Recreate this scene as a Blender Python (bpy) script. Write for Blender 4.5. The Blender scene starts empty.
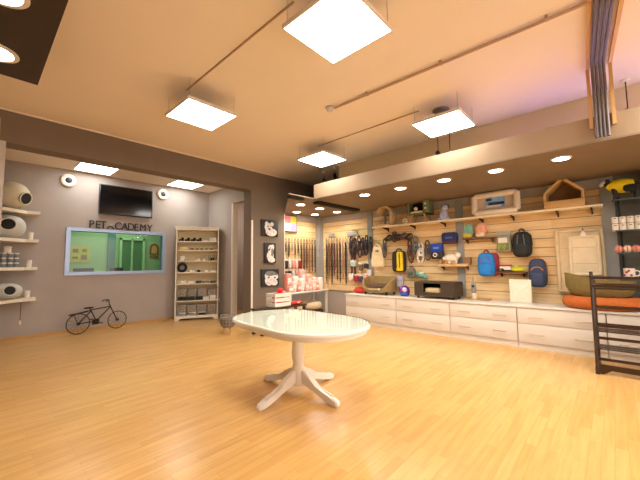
import bpy, bmesh, math, random
from mathutils import Vector, Matrix
random.seed(7)
PI = math.pi
SC = bpy.context.scene
COL = SC.collection

# ---------------------------------------------------------------- camera
YAW, PIT, ROLL = math.radians(42.527), math.radians(4.26), math.radians(-.659)
fw = Vector((math.cos(PIT)*math.cos(YAW), math.cos(PIT)*math.sin(YAW), math.sin(PIT)))
rt = fw.cross(Vector((0, 0, 1))).normalized(); up = rt.cross(fw)
r2 = rt*math.cos(ROLL)+up*math.sin(ROLL); u2 = r2.cross(fw)
cd = bpy.data.cameras.new('camera'); cam = bpy.data.objects.new('camera', cd); COL.objects.link(cam)
M4 = Matrix((( r2.x, u2.x, -fw.x, 0), (r2.y, u2.y, -fw.y, 0), (r2.z, u2.z, -fw.z, 1.3), (0, 0, 0, 1)))
cam.matrix_world = M4
cd.sensor_width = 36; cd.lens = 319.1/640*36; cd.clip_start = .05
SC.camera = cam

# ---------------------------------------------------------------- world, exposure
w = bpy.data.worlds.new('world'); SC.world = w; w.use_nodes = True
w.node_tree.nodes['Background'].inputs[0].default_value = (1.0, .88, .74, 1)
w.node_tree.nodes['Background'].inputs[1].default_value = .12
SC.view_settings.view_transform = 'Standard'
SC.view_settings.look = 'None'
SC.view_settings.exposure = 0.66
SC.view_settings.gamma = 1.0
SC.view_settings.use_curve_mapping = False

PANEL = 20.0        # radiance of the hanging light panels
ALC = 9.0           # radiance of the two alcove panels
SPOT = 25.0         # watts of each soffit downlight
WARM = (1.0, .91, .79)
PCOL = (1.0, .975, .93)

def area_light(name, loc, size, power, color, rot=(0, 0, 0), sy=None, spread=180):
    d = bpy.data.lights.new(name, 'AREA'); d.energy = power; d.color = color; d.size = size
    if sy: d.shape = 'RECTANGLE'; d.size_y = sy
    d.spread = math.radians(spread)
    o = bpy.data.objects.new(name, d); o.location = loc; o.rotation_euler = rot; COL.objects.link(o)
    return o
# unseen fill panels continuing the ceiling grid behind the camera, added for light
area_light('rear_fill_panel', (1.85, -.9, 3.1), .6, 42, PCOL)
area_light('rear_fill_panel', (4.2, -.95, 3.1), .6, 42, PCOL)
# unseen violet light added in the cove above the soffit to tint the ceiling
area_light('cove_tint_light', (5.165, .0, 2.62), .06, 75, (.24, .22, 1.0), (PI, math.radians(44), 0), 2.3, 82)
# unseen daylight-like fill added before the wall behind the camera to brighten the ceiling
area_light('back_fill_light', (1.9, -3.35, 1.5), 6.5, 200, (1.0, .97, .95), (-PI/2, 0, 0), 2.6)

# ---------------------------------------------------------------- materials
def lin(c): return tuple(((v/255)/12.92 if v/255 <= .04045 else ((v/255+.055)/1.055)**2.4) for v in c)
MATS = {}
def mat(name, rgb, rough=.6, metal=0, var=.06, scale=8, bump=0, coat=0, sheen=0, stretch=(1, 1, 1)):
    if name in MATS: return MATS[name]
    m = bpy.data.materials.new(name); m.use_nodes = True; nt = m.node_tree; N = nt.nodes; b = N['Principled BSDF']
    b.inputs['Roughness'].default_value = rough; b.inputs['Metallic'].default_value = metal
    b.inputs['Coat Weight'].default_value = coat
    if sheen: b.inputs['Sheen Weight'].default_value = sheen
    tc = N.new('ShaderNodeTexCoord'); mp = N.new('ShaderNodeMapping'); mp.inputs['Scale'].default_value = stretch
    nt.links.new(tc.outputs['Object'], mp.inputs[0])
    nz = N.new('ShaderNodeTexNoise'); nz.inputs['Scale'].default_value = scale; nz.inputs['Detail'].default_value = 3
    nt.links.new(mp.outputs[0], nz.inputs['Vector'])
    cr = N.new('ShaderNodeValToRGB'); l = lin(rgb)
    cr.color_ramp.elements[0].position = .3; cr.color_ramp.elements[1].position = .7
    cr.color_ramp.elements[0].color = (*[max(0, v*(1-var)) for v in l], 1)
    cr.color_ramp.elements[1].color = (*[min(1, v*(1+var)) for v in l], 1)
    nt.links.new(nz.outputs['Fac'], cr.inputs[0]); nt.links.new(cr.outputs[0], b.inputs['Base Color'])
    if bump:
        bp = N.new('ShaderNodeBump'); bp.inputs['Strength'].default_value = bump; bp.inputs['Distance'].default_value = .01
        nt.links.new(nz.outputs['Fac'], bp.inputs['Height']); nt.links.new(bp.outputs[0], b.inputs['Normal'])
    MATS[name] = m; return m
def emit(name, rgb, s):
    if name in MATS: return MATS[name]
    m = bpy.data.materials.new(name); m.use_nodes = True; nt = m.node_tree; nt.nodes.clear()
    e = nt.nodes.new('ShaderNodeEmission'); e.inputs[0].default_value = (*rgb, 1); e.inputs[1].default_value = s
    o = nt.nodes.new('ShaderNodeOutputMaterial'); nt.links.new(e.outputs[0], o.inputs[0]); MATS[name] = m; return m
def glass(name, tint, refl=1.0):
    if name in MATS: return MATS[name]
    m = bpy.data.materials.new(name); m.use_nodes = True; nt = m.node_tree; N = nt.nodes; N.clear()
    t = N.new('ShaderNodeBsdfTransparent'); t.inputs[0].default_value = (*tint, 1)
    g = N.new('ShaderNodeBsdfGlossy'); g.inputs['Roughness'].default_value = .02
    f = N.new('ShaderNodeFresnel'); f.inputs[0].default_value = 1.5
    mu = N.new('ShaderNodeMath'); mu.operation = 'MULTIPLY'; mu.inputs[1].default_value = refl
    ge = N.new('ShaderNodeNewGeometry'); iv = N.new('ShaderNodeMath'); iv.operation = 'SUBTRACT'; iv.inputs[0].default_value = 1
    nt.links.new(ge.outputs['Backfacing'], iv.inputs[1]); m2 = N.new('ShaderNodeMath'); m2.operation = 'MULTIPLY'
    nt.links.new(f.outputs[0], m2.inputs[0]); nt.links.new(iv.outputs[0], m2.inputs[1]); nt.links.new(m2.outputs[0], mu.inputs[0])
    x = N.new('ShaderNodeMixShader'); o = N.new('ShaderNodeOutputMaterial')
    nt.links.new(mu.outputs[0], x.inputs[0]); nt.links.new(t.outputs[0], x.inputs[1]); nt.links.new(g.outputs[0], x.inputs[2])
    nt.links.new(x.outputs[0], o.inputs[0]); MATS[name] = m; return m
def planks(name, c1, c2, cm, L, W, rough, mortar=.0015, grain=True, coat=0, upright=False):
    """boards running along object X, W wide (object Y), L long"""
    m = bpy.data.materials.new(name); m.use_nodes = True; nt = m.node_tree; N = nt.nodes; b = N['Principled BSDF']
    tc = N.new('ShaderNodeTexCoord')
    br = N.new('ShaderNodeTexBrick'); br.inputs['Scale'].default_value = 1; br.offset = .37; br.offset_frequency = 2
    br.inputs['Brick Width'].default_value = L; br.inputs['Row Height'].default_value = W
    br.inputs['Mortar Size'].default_value = mortar; br.inputs['Bias'].default_value = 0
    br.inputs['Color1'].default_value = (*lin(c1), 1); br.inputs['Color2'].default_value = (*lin(c2), 1); br.inputs['Mortar'].default_value = (*lin(cm), 1)
    src = tc.outputs['Object']
    if upright:
        q = N.new('ShaderNodeMapping'); q.inputs['Rotation'].default_value = (-PI/2, 0, 0); q.inputs['Location'].default_value = (0, -.62, 0)
        nt.links.new(src, q.inputs[0]); src = q.outputs[0]
    nt.links.new(src, br.inputs['Vector'])
    mp = N.new('ShaderNodeMapping'); mp.inputs['Scale'].default_value = (1.2, 14, 1)
    nt.links.new(src, mp.inputs[0])
    nz = N.new('ShaderNodeTexNoise'); nz.inputs['Scale'].default_value = 2; nz.inputs['Detail'].default_value = 6
    nt.links.new(mp.outputs[0], nz.inputs['Vector'])
    cr = N.new('ShaderNodeValToRGB'); cr.color_ramp.elements[0].color = (.87, .86, .83, 1); cr.color_ramp.elements[1].color = (1.08, 1.08, 1.07, 1)
    cr.color_ramp.elements[0].position = .3; cr.color_ramp.elements[1].position = .7
    nt.links.new(nz.outputs['Fac'], cr.inputs[0])
    mx = N.new('ShaderNodeMix'); mx.data_type = 'RGBA'; mx.blend_type = 'MULTIPLY'; mx.inputs[0].default_value = 1
    nt.links.new(br.outputs['Color'], mx.inputs[6]); nt.links.new(cr.outputs[0], mx.inputs[7])
    nt.links.new(mx.outputs[2], b.inputs['Base Color'])
    b.inputs['Roughness'].default_value = rough; b.inputs['Coat Weight'].default_value = coat; b.inputs['Coat Roughness'].default_value = .18
    MATS[name] = m; return m

# ---------------------------------------------------------------- mesh builder
class MB:
    def __init__(s): s.b = bmesh.new()
    def box(s, c, d, rz=0, rx=0, ry=0, bev=0):
        r = bmesh.ops.create_cube(s.b, size=1)
        vs = r['verts']
        bmesh.ops.scale(s.b, vec=d, verts=vs)
        if bev:
            es = list({e for v in vs for e in v.link_edges})
            q = bmesh.ops.bevel(s.b, geom=es, offset=min(bev, min(d)*.45), segments=2, affect='EDGES', profile=.5)
            vs = list({v for f in q['faces'] for v in f.verts} | {v for v in vs if v.is_valid})
        if rx or ry or rz:
            R = Matrix.Rotation(rz, 3, 'Z') @ Matrix.Rotation(ry, 3, 'Y') @ Matrix.Rotation(rx, 3, 'X')
            bmesh.ops.rotate(s.b, matrix=R, verts=vs, cent=(0, 0, 0))
        bmesh.ops.translate(s.b, vec=c, verts=vs); return s
    def bb(s, x0, x1, y0, y1, z0, z1, bev=0):
        return s.box(((x0+x1)/2, (y0+y1)/2, (z0+z1)/2), (abs(x1-x0), abs(y1-y0), abs(z1-z0)), bev=bev)
    def loft(s, pts, rad, n=10, cap=True, closed=False, flat=1.0):
        """tube along pts; rad one number or a list; flat squeezes the second axis"""
        pts = [Vector(p) for p in pts]; m = len(pts)
        if not isinstance(rad, (list, tuple)): rad = [rad]*m
        rings = []; prev = None
        for i, p in enumerate(pts):
            if closed: t = pts[(i+1) % m]-pts[i-1]
            else: t = pts[min(i+1, m-1)]-pts[max(i-1, 0)]
            t.normalize()
            if prev is None:
                a = Vector((0, 0, 1)) if abs(t.z) < .9 else Vector((0, 1, 0))
                u = t.cross(a).normalized()
            else:
                u = (prev-t*prev.dot(t)).normalized()
            prev = u; v = t.cross(u)
            rings.append([s.b.verts.new(p+(u*math.cos(k*2*PI/n)+v*math.sin(k*2*PI/n)*flat)*rad[i]) for k in range(n)])
        for i in range(m if closed else m-1):
            A, B = rings[i], rings[(i+1) % m]
            for k in range(n): s.b.faces.new((A[k], A[(k+1) % n], B[(k+1) % n], B[k]))
        if cap and not closed:
            s.b.faces.new(rings[0][::-1]); s.b.faces.new(rings[-1])
        return s
    def cyl(s, p0, p1, r0, r1=None, n=20):
        return s.loft([p0, p1], [r0, r0 if r1 is None else r1], n)
    def lathe(s, prof, c=(0, 0, 0), n=28, R=None, sx=1, sy=1, cap=False):
        rings = []
        for r, z in prof:
            ring = []
            for k in range(n):
                v = Vector((max(r, 1e-4)*math.cos(k*2*PI/n)*sx, max(r, 1e-4)*math.sin(k*2*PI/n)*sy, z))
                if R: v = R @ v
                ring.append(s.b.verts.new(v+Vector(c)))
            rings.append(ring)
        for A, B in zip(rings, rings[1:]):
            for k in range(n): s.b.faces.new((A[k], A[(k+1) % n], B[(k+1) % n], B[k]))
        if cap: s.b.faces.new(rings[0][::-1]); s.b.faces.new(rings[-1])
        return s
    def sup(s, c, d, e1=.5, e2=.5, nu=20, nv=12, R=None, taper=0):
        """superellipsoid blob of full size d; small e = boxy; taper narrows the top"""
        f = lambda a, e: math.copysign(abs(a)**e, a)
        rings = []
        for j in range(nv+1):
            ph = -PI/2+PI*j/nv; ring = []
            cz, cp = f(math.sin(ph), e1), f(max(math.cos(ph), 1e-3), e1)
            for k in range(nu):
                th = 2*PI*k/nu; tp = 1-taper*(cz+1)/2
                v = Vector((d[0]/2*cp*f(math.cos(th), e2)*tp, d[1]/2*cp*f(math.sin(th), e2)*tp, d[2]/2*cz))
                if R: v = R @ v
                ring.append(s.b.verts.new(v+Vector(c)))
            rings.append(ring)
        for A, B in zip(rings, rings[1:]):
            for k in range(nu): s.b.faces.new((A[k], A[(k+1) % nu], B[(k+1) % nu], B[k]))
        s.b.faces.new(rings[0][::-1]); s.b.faces.new(rings[-1]); return s
    def prism(s, poly, axis, a, b):
        """poly of 2-D points extruded along axis ('x','y','z') from a to b"""
        def P(p, h): return {'x': (h, p[0], p[1]), 'y': (p[0], h, p[1]), 'z': (p[0], p[1], h)}[axis]
        A = [s.b.verts.new(P(p, a)) for p in poly]; B = [s.b.verts.new(P(p, b)) for p in poly]; n = len(poly)
        for i in range(n): s.b.faces.new((A[i], A[(i+1) % n], B[(i+1) % n], B[i]))
        s.b.faces.new(A[::-1]); s.b.faces.new(B); return s
    def torus(s, c, R, r, axis='z', n=28, m=8, a0=0, a1=2*PI, sx=1, sy=1):
        full = abs(a1-a0-2*PI) < 1e-6; k = n if full else n+1; pts = []
        for i in range(k):
            t = a0+(a1-a0)*i/n; x, y = R*math.cos(t)*sx, R*math.sin(t)*sy
            pts.append(Vector(c)+Vector({'z': (x, y, 0), 'y': (x, 0, y), 'x': (0, x, y)}[axis]))
        return s.loft(pts, r, m, closed=full)
    def build(s, name, m, parent=None, loc=None, smooth=True, rot=None):
        bmesh.ops.recalc_face_normals(s.b, faces=s.b.faces[:])
        me = bpy.data.meshes.new(name); s.b.to_mesh(me); s.b.free()
        me.materials.append(m)
        if smooth:
            for p in me.polygons: p.use_smooth = True
            try: me.set_sharp_from_angle(angle=math.radians(38))
            except Exception: pass
        o = bpy.data.objects.new(name, me); COL.objects.link(o)
        if parent: o.parent = parent
        if loc: o.location = loc
        if rot: o.rotation_euler = rot
        return o
def tag(o, label, cat, group=None):
    o['label'] = label; o['category'] = cat
    if group: o['group'] = group
    return o
def thing(name, label, cat, loc=(0, 0, 0), rz=0, group=None):
    o = bpy.data.objects.new(name, None); o.empty_display_size = .1; COL.objects.link(o)
    o.location = loc; o.rotation_euler = (0, 0, rz); return tag(o, label, cat, group)
def struct(name, mb, m, smooth=False):
    o = mb.build(name, m, smooth=smooth); o['kind'] = 'structure'; return o
def copy_tree(o, parent=None):
    c = o.copy(); COL.objects.link(c)
    if parent: c.parent = parent
    for ch in list(o.children): copy_tree(ch, c)
    return c
WX = 6.42               # face of the right-hand slat wall
RW = -PI/2              # things on that wall: local x runs to the viewer's right, -y faces the room
ORD = ['first', 'second', 'third', 'fourth', 'fifth', 'sixth', 'seventh', 'eighth', 'ninth', 'tenth', 'eleventh', 'twelfth']

# ---------------------------------------------------------------- palette
FASC = mat('fascia_shaded', (150, 126, 98), .8, var=.02, scale=2)  # ceiling paint in a darker tone, shade of the lip put into the colour
TAUPE = mat('taupe_paint', (170, 160, 152), .75, var=.03, scale=3)
TAUPE_D = mat('dark_taupe_paint', (120, 106, 90), .75, var=.03, scale=3)
CEIL = mat('ceiling_paint', (236, 222, 204), .85, var=.015, scale=2)
DARK = mat('dark_brown_panel', (52, 38, 24), .55, var=.05, scale=4)
SOFF = mat('soffit_brown', (128, 110, 88), .6, var=.05, scale=5)
WHITE = mat('white_lacquer', (220, 213, 202), .35, var=.015, scale=4)
WHITE_M = mat('white_matte', (236, 228, 214), .7, var=.03, scale=6)
CREAM = mat('cream_wood', (236, 226, 206), .5, var=.04, scale=8)
GREYP = mat('grey_panel', (150, 150, 146), .45, var=.03, scale=5)
STEEL = mat('brushed_steel', (150, 168, 196), .36, .7, var=.04, scale=30)
CHROME = mat('handle_metal', (196, 180, 156), .3, .8, var=.02)
BLACK = mat('black_plastic', (18, 17, 17), .35, var=.08)
BLACKF = mat('black_fabric', (26, 25, 28), .8, var=.2, scale=30, bump=.3)
SCREEN = mat('dark_screen', (12, 12, 14), .12, var=.02)
WOOD = mat('light_wood', (196, 152, 98), .55, var=.12, scale=6, stretch=(2, 12, 12))
DWOOD = mat('dark_walnut', (50, 29, 16), .30, var=.25, scale=6, stretch=(12, 2, 12), coat=.15)
IRON = mat('black_iron', (48, 38, 32), .5, .6, var=.1)
FLOOR = planks('parquet', (216, 170, 102), (204, 155, 86), (178, 130, 70), .55, .068, .30, .0008, coat=.25)
SLAT = planks('pine_slat', (242, 212, 162), (230, 194, 138), (200, 150, 96), 1.9, .152, .5, 0, upright=True)

# ---------------------------------------------------------------- room shell
HC, HA = 3.38, 3.25
struct('floor', MB().bb(-2.6, 6.7, -3.4, 8.2, -.1, 0), FLOOR)
struct('ceiling', MB().bb(-2.6, 6.7, -3.4, 6.07, HC, HC+.1), CEIL)
struct('ceiling_alcove', MB().bb(.0, 5.7, 6.07, 8.2, HA, HA+.1), CEIL)
# far wall with the window opening (1.31..3.09, 1.19..2.02)
wb = MB().bb(.0, 1.31, 8.01, 8.13, 0, HA).bb(3.09, 5.7, 8.01, 8.13, 0, HA).bb(1.31, 3.09, 8.01, 8.13, 0, 1.19).bb(1.31, 3.09, 8.01, 8.13, 2.02, HA)
struct('wall_far', wb, TAUPE)
struct('wall_alcove_left', MB().bb(-.1, .17, 5.78, 8.01, 0, HA), TAUPE)
struct('wall_left_front', MB().bb(-2.6, -.1, 5.78, 5.95, 0, HC), TAUPE)
struct('wall_left', MB().bb(-2.7, -2.6, -3.4, 5.95, 0, HC), TAUPE)
struct('wall_behind', MB().bb(-2.6, 6.7, -3.5, -3.4, 0, HC), TAUPE)
# side wall of the alcove with the tall door opening, then the corridor behind it
struct('wall_alcove_right', MB().bb(4.28, 4.40, 6.84, 8.01, 0, HA).bb(4.28, 4.40, 6.07, 6.84, 2.81, HA), TAUPE)
struct('wall_corridor', MB().bb(5.6, 5.7, 5.95, 8.01, 0, HA), mat('corridor_paint', (206, 176, 156), .8, var=.02))
struct('wall_partition', MB().bb(4.09, 5.04, 5.78, 6.07, 0, HC), TAUPE_D)
struct('ceiling_beam', MB().bb(.0, 4.09, 5.78, 6.07, 2.94, HC), TAUPE_D)
struct('wall_back', MB().bb(5.04, 6.6, 5.93, 6.07, 0, HC), TAUPE)
struct('wall_right', MB().bb(6.45, 6.6, -3.4, 5.95, 0, HC), TAUPE)
struct('trim_1', MB().bb(.17, .23, 5.74, 5.80, 0, 2.94), mat('trim_grey', (190, 180, 168), .5))
struct('trim_2', MB().bb(4.265, 4.41, 6.80, 6.85, 0, 2.81), WHITE_M)
struct('trim_3', MB().bb(4.085, 4.125, 5.765, 5.785, 0, 2.27), WHITE_M)
struct('trim_4', MB().bb(5.035, 5.05, 5.772, 6.07, 0, 2.52), WHITE_M)
struct('baseboard_far', MB().bb(.17, 4.28, 7.995, 8.01, 0, .06), mat('beech_skirting', (188, 146, 88), .5))
struct('baseboard_alcove', MB().bb(4.265, 4.28, 6.86, 8.0, 0, .06), mat('beech_skirting', (188, 146, 88), .5))
struct('trim_5', MB().bb(.0, 5.04, 5.755, 5.78, HC-.018, HC), CEIL)
area_light('corridor_fill_light', (4.95, 6.9, 3.2), .3, 14, (1, .86, .74))  # unseen light added to brighten the corridor wall behind the opening

# dropped dark panel over the left of the camera
dp = MB().bb(-2.2, .35, -1.6, 4.0, 3.05, HC)
struct('ceiling_dropped_panel', dp, DARK)

# soffit: a low L-shaped slab along the right and back walls with an open cove above
SZ = 2.55
poly = [(4.42, -.9), (6.44, -.9), (6.44, 5.92), (5.045, 5.92), (5.045, 5.77), (3.78, 4.2), (4.42, 4.2)]
struct('ceiling_soffit', MB().prism(poly, 'z', SZ, SZ+.02), SOFF)
struct('ceiling_soffit_lip', MB().bb(4.42, 4.50, -.9, 4.2, SZ+.02, 2.83), FASC)
struct('wall_cove', MB().bb(5.2, 6.44, -.9, 4.2, SZ+.02, HC), mat('cove_tan', (220, 200, 160), .85, var=.02, scale=2))
struct('wall_cove_back', MB().bb(5.05, 6.44, 5.80, 5.93, SZ+.02, HC), TAUPE_D)
slot = MB().bb(4.62, 6.0, 4.24, 4.42, SZ-.03, SZ)
for k in range(5): slot.bb(4.62, 6.0, 4.25+k*.036, 4.262+k*.036, SZ-.045, SZ-.03)
tag(slot.build('ceiling_air_grille', mat('grille_black', (26, 22, 18), .5), smooth=False), 'long black air grille under the brown soffit near the back corner', 'air grille')
slot = MB().bb(3.86, 4.2, 4.24, 4.36, SZ-.03, SZ)
for k in range(3): slot.bb(3.86, 4.2, 4.25+k*.036, 4.262+k*.036, SZ-.045, SZ-.03)
tag(slot.build('ceiling_air_grille', MATS['grille_black'], smooth=False), 'short black air grille on the soffit beside the taupe partition edge', 'air grille')

# slat walls: pine boards with grooves between them
def slats(name, x0, x1, z0, z1, parent_fn):
    mb = MB(); z = z0
    while z < z1-.02:
        zt = min(z+.152, z1)
        mb.bb(x0, x1, 0, .03, z, zt-.009)
        z += .152
    return struct(name, mb, SLAT)
o = slats('trim_6', -.1, 5.8, .62, 2.40, None); o.location = (WX-.0, 0, 0); o.rotation_euler = (0, 0, RW); o.location = (WX, 5.72, 0)
o = slats('trim_7', 5.05, 6.42, .62, 2.40, None); o.location = (0, 5.895, 0)
struct('trim_20', MB().bb(WX+.015, WX+.04, -.1, 5.9, .62, 2.40), mat('groove_brown', (120, 82, 48), .7))
struct('trim_21', MB().bb(5.05, 6.42, 5.91, 5.935, .62, 2.40), MATS['groove_brown'])
struct('trim_8', MB().bb(WX-.005, WX+.03, -.1, 5.9, 2.40, SZ), mat('pale_grey_board', (176, 168, 156), .6))
struct('trim_9', MB().bb(5.05, 6.42, 5.885, 5.93, 2.40, SZ), MATS['pale_grey_board'])
for i, (a, b) in enumerate([(2.11, 2.25), (4.18, 4.32)]):
    struct('trim_%d' % (10+i), MB().bb(WX-.022, WX, a, b, .62, 2.52), GREYP)
struct('trim_12', MB().bb(6.26, 6.44, 5.76, 5.90, 0, SZ), GREYP)
struct('trim_13', MB().bb(WX-.03, WX+.03, -.06, .10, .62, SZ), GREYP)
struct('trim_14', MB().bb(WX-.01, WX+.03, -1.4, -.06, 0, SZ), mat('dark_grey_panel', (104, 100, 94), .5))
struct('trim_15', MB().bb(6.05, 6.42, -.52, -.47, 0, SZ), SOFF)

# ---------------------------------------------------------------- window and the room behind it
fr = MB()
for a in [(1.24, 3.16, 2.02, 2.09), (1.24, 3.16, 1.12, 1.19)]: fr.bb(a[0], a[1], 7.985, 8.13, a[2], a[3], bev=.004)
fr.bb(1.24, 1.32, 7.985, 8.13, 1.19, 2.02, bev=.004).bb(3.09, 3.16, 7.985, 8.13, 1.19, 2.02, bev=.004)
wf = struct('window_1', fr, STEEL)
g = MB().bb(1.30, 3.10, 8.045, 8.055, 1.18, 2.03).build('window_pane', glass('pane_glass', (.86, .95, .88), 1.4), wf, smooth=False); g['kind'] = 'structure'
GRN = mat('green_wall', (150, 184, 132), .8, var=.05, scale=1.5)
struct('wall_classroom', MB().bb(.2, 5.0, 10.3, 10.4, 0, 2.9).bb(.2, .3, 8.13, 10.3, 0, 2.9).bb(4.9, 5.0, 8.13, 10.3, 0, 2.9), GRN)
struct('ceiling_classroom', MB().bb(.2, 5.0, 8.13, 10.4, 2.9, 3.0), mat('classroom_ceiling', (150, 205, 190), .8))
struct('floor_classroom', MB().bb(.2, 5.0, 8.13, 10.4, -.1, 0), mat('classroom_floor', (120, 130, 110), .6))
area_light('classroom_fill_light', (2.6, 9.2, 2.85), 1.6, 22, (.92, 1, .92))  # unseen light added to brighten the room behind the window
t = thing('notice_poster', 'yellow poster on the green wall behind the window', 'poster', (1.91, 10.28, 1.62))
MB().bb(-.21, .21, 0, .012, -.21, .21).build('poster_sheet', mat('poster_yellow', (206, 186, 60), .6, var=.1), t, smooth=False)
pm = MB()
for dx, dz, ww, hh in [(-.1, .09, .12, .1), (.09, .1, .1, .08), (.08, -.08, .13, .12), (-.1, -.09, .12, .06)]: pm.bb(dx-ww/2, dx+ww/2, -.004, 0, dz-hh/2, dz+hh/2)
pm.build('poster_picture', mat('poster_olive', (120, 104, 40), .6, var=.3, scale=40), t, smooth=False)
t = thing('wall_crest', 'brown crest shaped plaque on the green wall seen through the window', 'plaque', (3.74, 10.28, 1.75))
sh = [(-.13, -.12), (.13, -.12), (.13, .1), (.09, .19), (0, .23), (-.09, .19), (-.13, .1)]
MB().prism(sh, 'y', 0, .02).build('plaque_board', mat('crest_brown', (142, 84, 40), .5), t, smooth=False)
MB().prism([(x*.6, z*.7) for x, z in sh], 'y', -.012, 0).build('plaque_relief', mat('crest_tan', (214, 160, 92), .5), t, smooth=False)
MB().bb(-.12, .12, -.01, .02, -.22, -.15).build('plaque_base', mat('crest_brown', (142, 84, 40), .5), t, smooth=False)
dr = MB().bb(2.80, 2.86, 10.22, 10.31, 0, 2.1).bb(3.10, 3.14, 10.22, 10.31, 0, 2.1).bb(3.40, 3.46, 10.22, 10.31, 0, 2.1).bb(2.8, 3.46, 10.22, 10.31, 2.04, 2.1)
do = struct('door_1', dr, mat('door_frame_pale', (176, 214, 160), .5))
MB().bb(2.86, 3.40, 10.27, 10.29, 0, 2.04).build('door_panel', mat('door_green', (84, 128, 84), .4), do, smooth=False)['kind'] = 'structure'
struct('trim_16', MB().bb(2.52, 2.70, 10.24, 10.31, 0, 2.2), mat('teal_panel', (60, 120, 110), .5))
struct('trim_17', MB().bb(4.06, 4.2, 10.24, 10.31, 0, 2.9), mat('teal_panel', (60, 120, 110), .5))
for i, (x, wd) in enumerate([(1.85, .42), (2.55, .3)]):
    t = thing('classroom_chair', ['wide dark chair back at the lower left of the window', 'narrow dark chair back behind the middle of the window'][i], 'chair', (x, 9.5, 0), 0, 'dark chairs behind the window')
    MB().bb(-wd/2, wd/2, -.02, .02, .82, 1.26, bev=.02).build('backrest', mat('chair_navy', (22, 34, 40), .6), t)
    MB().bb(-wd/2, wd/2, -.02, .40, .42, .47, bev=.02).build('seat', MATS['chair_navy'], t)
    for sx in (-1, 1):
        for y in (0, .36): MB().cyl((sx*(wd/2-.03), y, 0), (sx*(wd/2-.03), y, .84 if y == 0 else .43), .012, n=8).build('leg', IRON, t)

# ---------------------------------------------------------------- lamps
def panel_mat(s): return emit('panel_glow_%d' % s, PCOL, s)
for i, (x, y, wh) in enumerate([(1.86, 1.49, 'nearest to the camera'), (1.83, 3.64, 'in front of the dark taupe beam'), (4.19, 1.57, 'with a round speaker above it'), (4.11, 3.70, 'nearest to the back corner')]):
    t = thing('ceiling_panel_lamp', 'square white light panel hanging under the ceiling, ' + wh, 'ceiling lamp', (x, y, 3.13), 0, 'hanging light panels')
    f = MB().bb(-.31, .31, -.31, -.297, 0, .035).bb(-.31, .31, .297, .31, 0, .035).bb(-.31, -.297, -.297, .297, 0, .035).bb(.297, .31, -.297, .297, 0, .035).bb(-.3, .3, -.3, .3, .028, .036)
    f.build('lamp_frame', WHITE, t, smooth=False)
    MB().bb(-.297, .297, -.297, .297, .004, .012).build('diffuser', panel_mat(PANEL), t, smooth=False)
    for sx in (-1, 1):
        for sy in (-1, 1): MB().cyl((sx*.28, sy*.28, .03), (sx*.28, sy*.28, HC-3.13), .0025, n=6).build('hanging_wire', STEEL, t)
for i, x in enumerate([1.60, 3.41]):
    t = thing('recessed_panel_lamp', ['white light panel in the alcove ceiling above the television', 'white light panel in the alcove ceiling above the bookcase'][i], 'ceiling lamp', (x, 7.53, HA), 0, 'alcove light panels')
    MB().bb(-.32, .32, -.32, -.305, -.012, 0).bb(-.32, .32, .305, .32, -.012, 0).bb(-.32, -.305, -.305, .305, -.012, 0).bb(.305, .32, -.305, .305, -.012, 0).build('lamp_frame', WHITE, t, smooth=False)
    MB().bb(-.305, .305, -.305, .305, -.008, -.002).build('diffuser', panel_mat(ALC), t, smooth=False)
DL = [(4.80, 3.28, 'at the front corner of the bend'), (4.80, 2.56, 'above the green pet house'), (4.80, 1.83, 'in front of the grey strip'), (4.80, 1.12, 'before the framed pet bed'), (4.80, .40, 'before the house shaped cubby'),
      (4.62, 4.78, 'beside the partition, front'), (5.26, 4.82, 'in the middle of the back corner'), (5.22, 5.54, 'beside the partition, back'), (5.82, 5.50, 'deepest in the back corner'), (5.92, 4.86, 'by the air grille end')]
def downlight(loc, label, group, r, power, face, strength):
    t = thing('downlight', label, 'downlight', loc, 0, group)
    MB().lathe([(r, 0), (r*1.28, 0), (r*1.28, -.006), (r*1.05, -.012), (r, -.012), (r, 0)], n=28).build('trim_ring', WHITE, t)
    MB().lathe([(0, -.008), (r, -.008), (r, -.003), (0, -.003)], n=28).build('lens', emit('downlight_glow', (1, .92, .80), strength), t)
    if power:
        d = bpy.data.lights.new('downlight_beam', 'SPOT'); d.energy = power; d.color = WARM; d.spot_size = math.radians(150); d.spot_blend = .8; d.shadow_soft_size = r
        o = bpy.data.objects.new('downlight_beam', d); COL.objects.link(o); o.location = (loc[0], loc[1], loc[2]-.03)
    return t
for x, y, wh in DL: downlight((x, y, SZ), 'round downlight in the brown soffit, ' + wh, 'soffit downlights', .085, SPOT, None, 22)
downlight((.04, 3.60, 3.05), 'round downlight in the dark dropped panel, far one near its corner', 'dark panel downlights', .12, 14, None, 22)
downlight((.03, 2.76, 3.05), 'round downlight in the dark dropped panel, nearer one at the picture edge', 'dark panel downlights', .12, 14, None, 22)

# small ceiling fittings
t = thing('ceiling_conduit', 'brown conduit pipe with a detector head on the ceiling', 'conduit', (3.15, 2.6, HC-.03))
MB().cyl((0, 0, 0), (.1, -3.6, 0), .014, n=10).build('pipe', mat('conduit_brown', (176, 146, 116), .6), t)
MB().lathe([(0, 0), (.045, 0), (.05, -.02), (.035, -.05), (.015, -.06), (0, -.06)], (-.03, .06, .02)).build('detector_head', mat('pale_grey_plastic', (200, 196, 190), .4), t)
for k in range(3): MB().box((.02+.02*k, -.5-.9*k, .012), (.05, .02, .036)).build('pipe_clip', MATS['conduit_brown'], t)
for (x, y0, y1, lb) in [(1.63, 1.75, 3.62, 'between the two left light panels'), (4.05, 1.85, 3.75, 'between the two right light panels')]:
    tag(MB().bb(x-.006, x+.006, y0, y1, HC-.014, HC).build('ceiling_cable', MATS['conduit_brown'], smooth=False), 'thin cable strip on the ceiling ' + lb, 'cable', 'ceiling cables')
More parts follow.
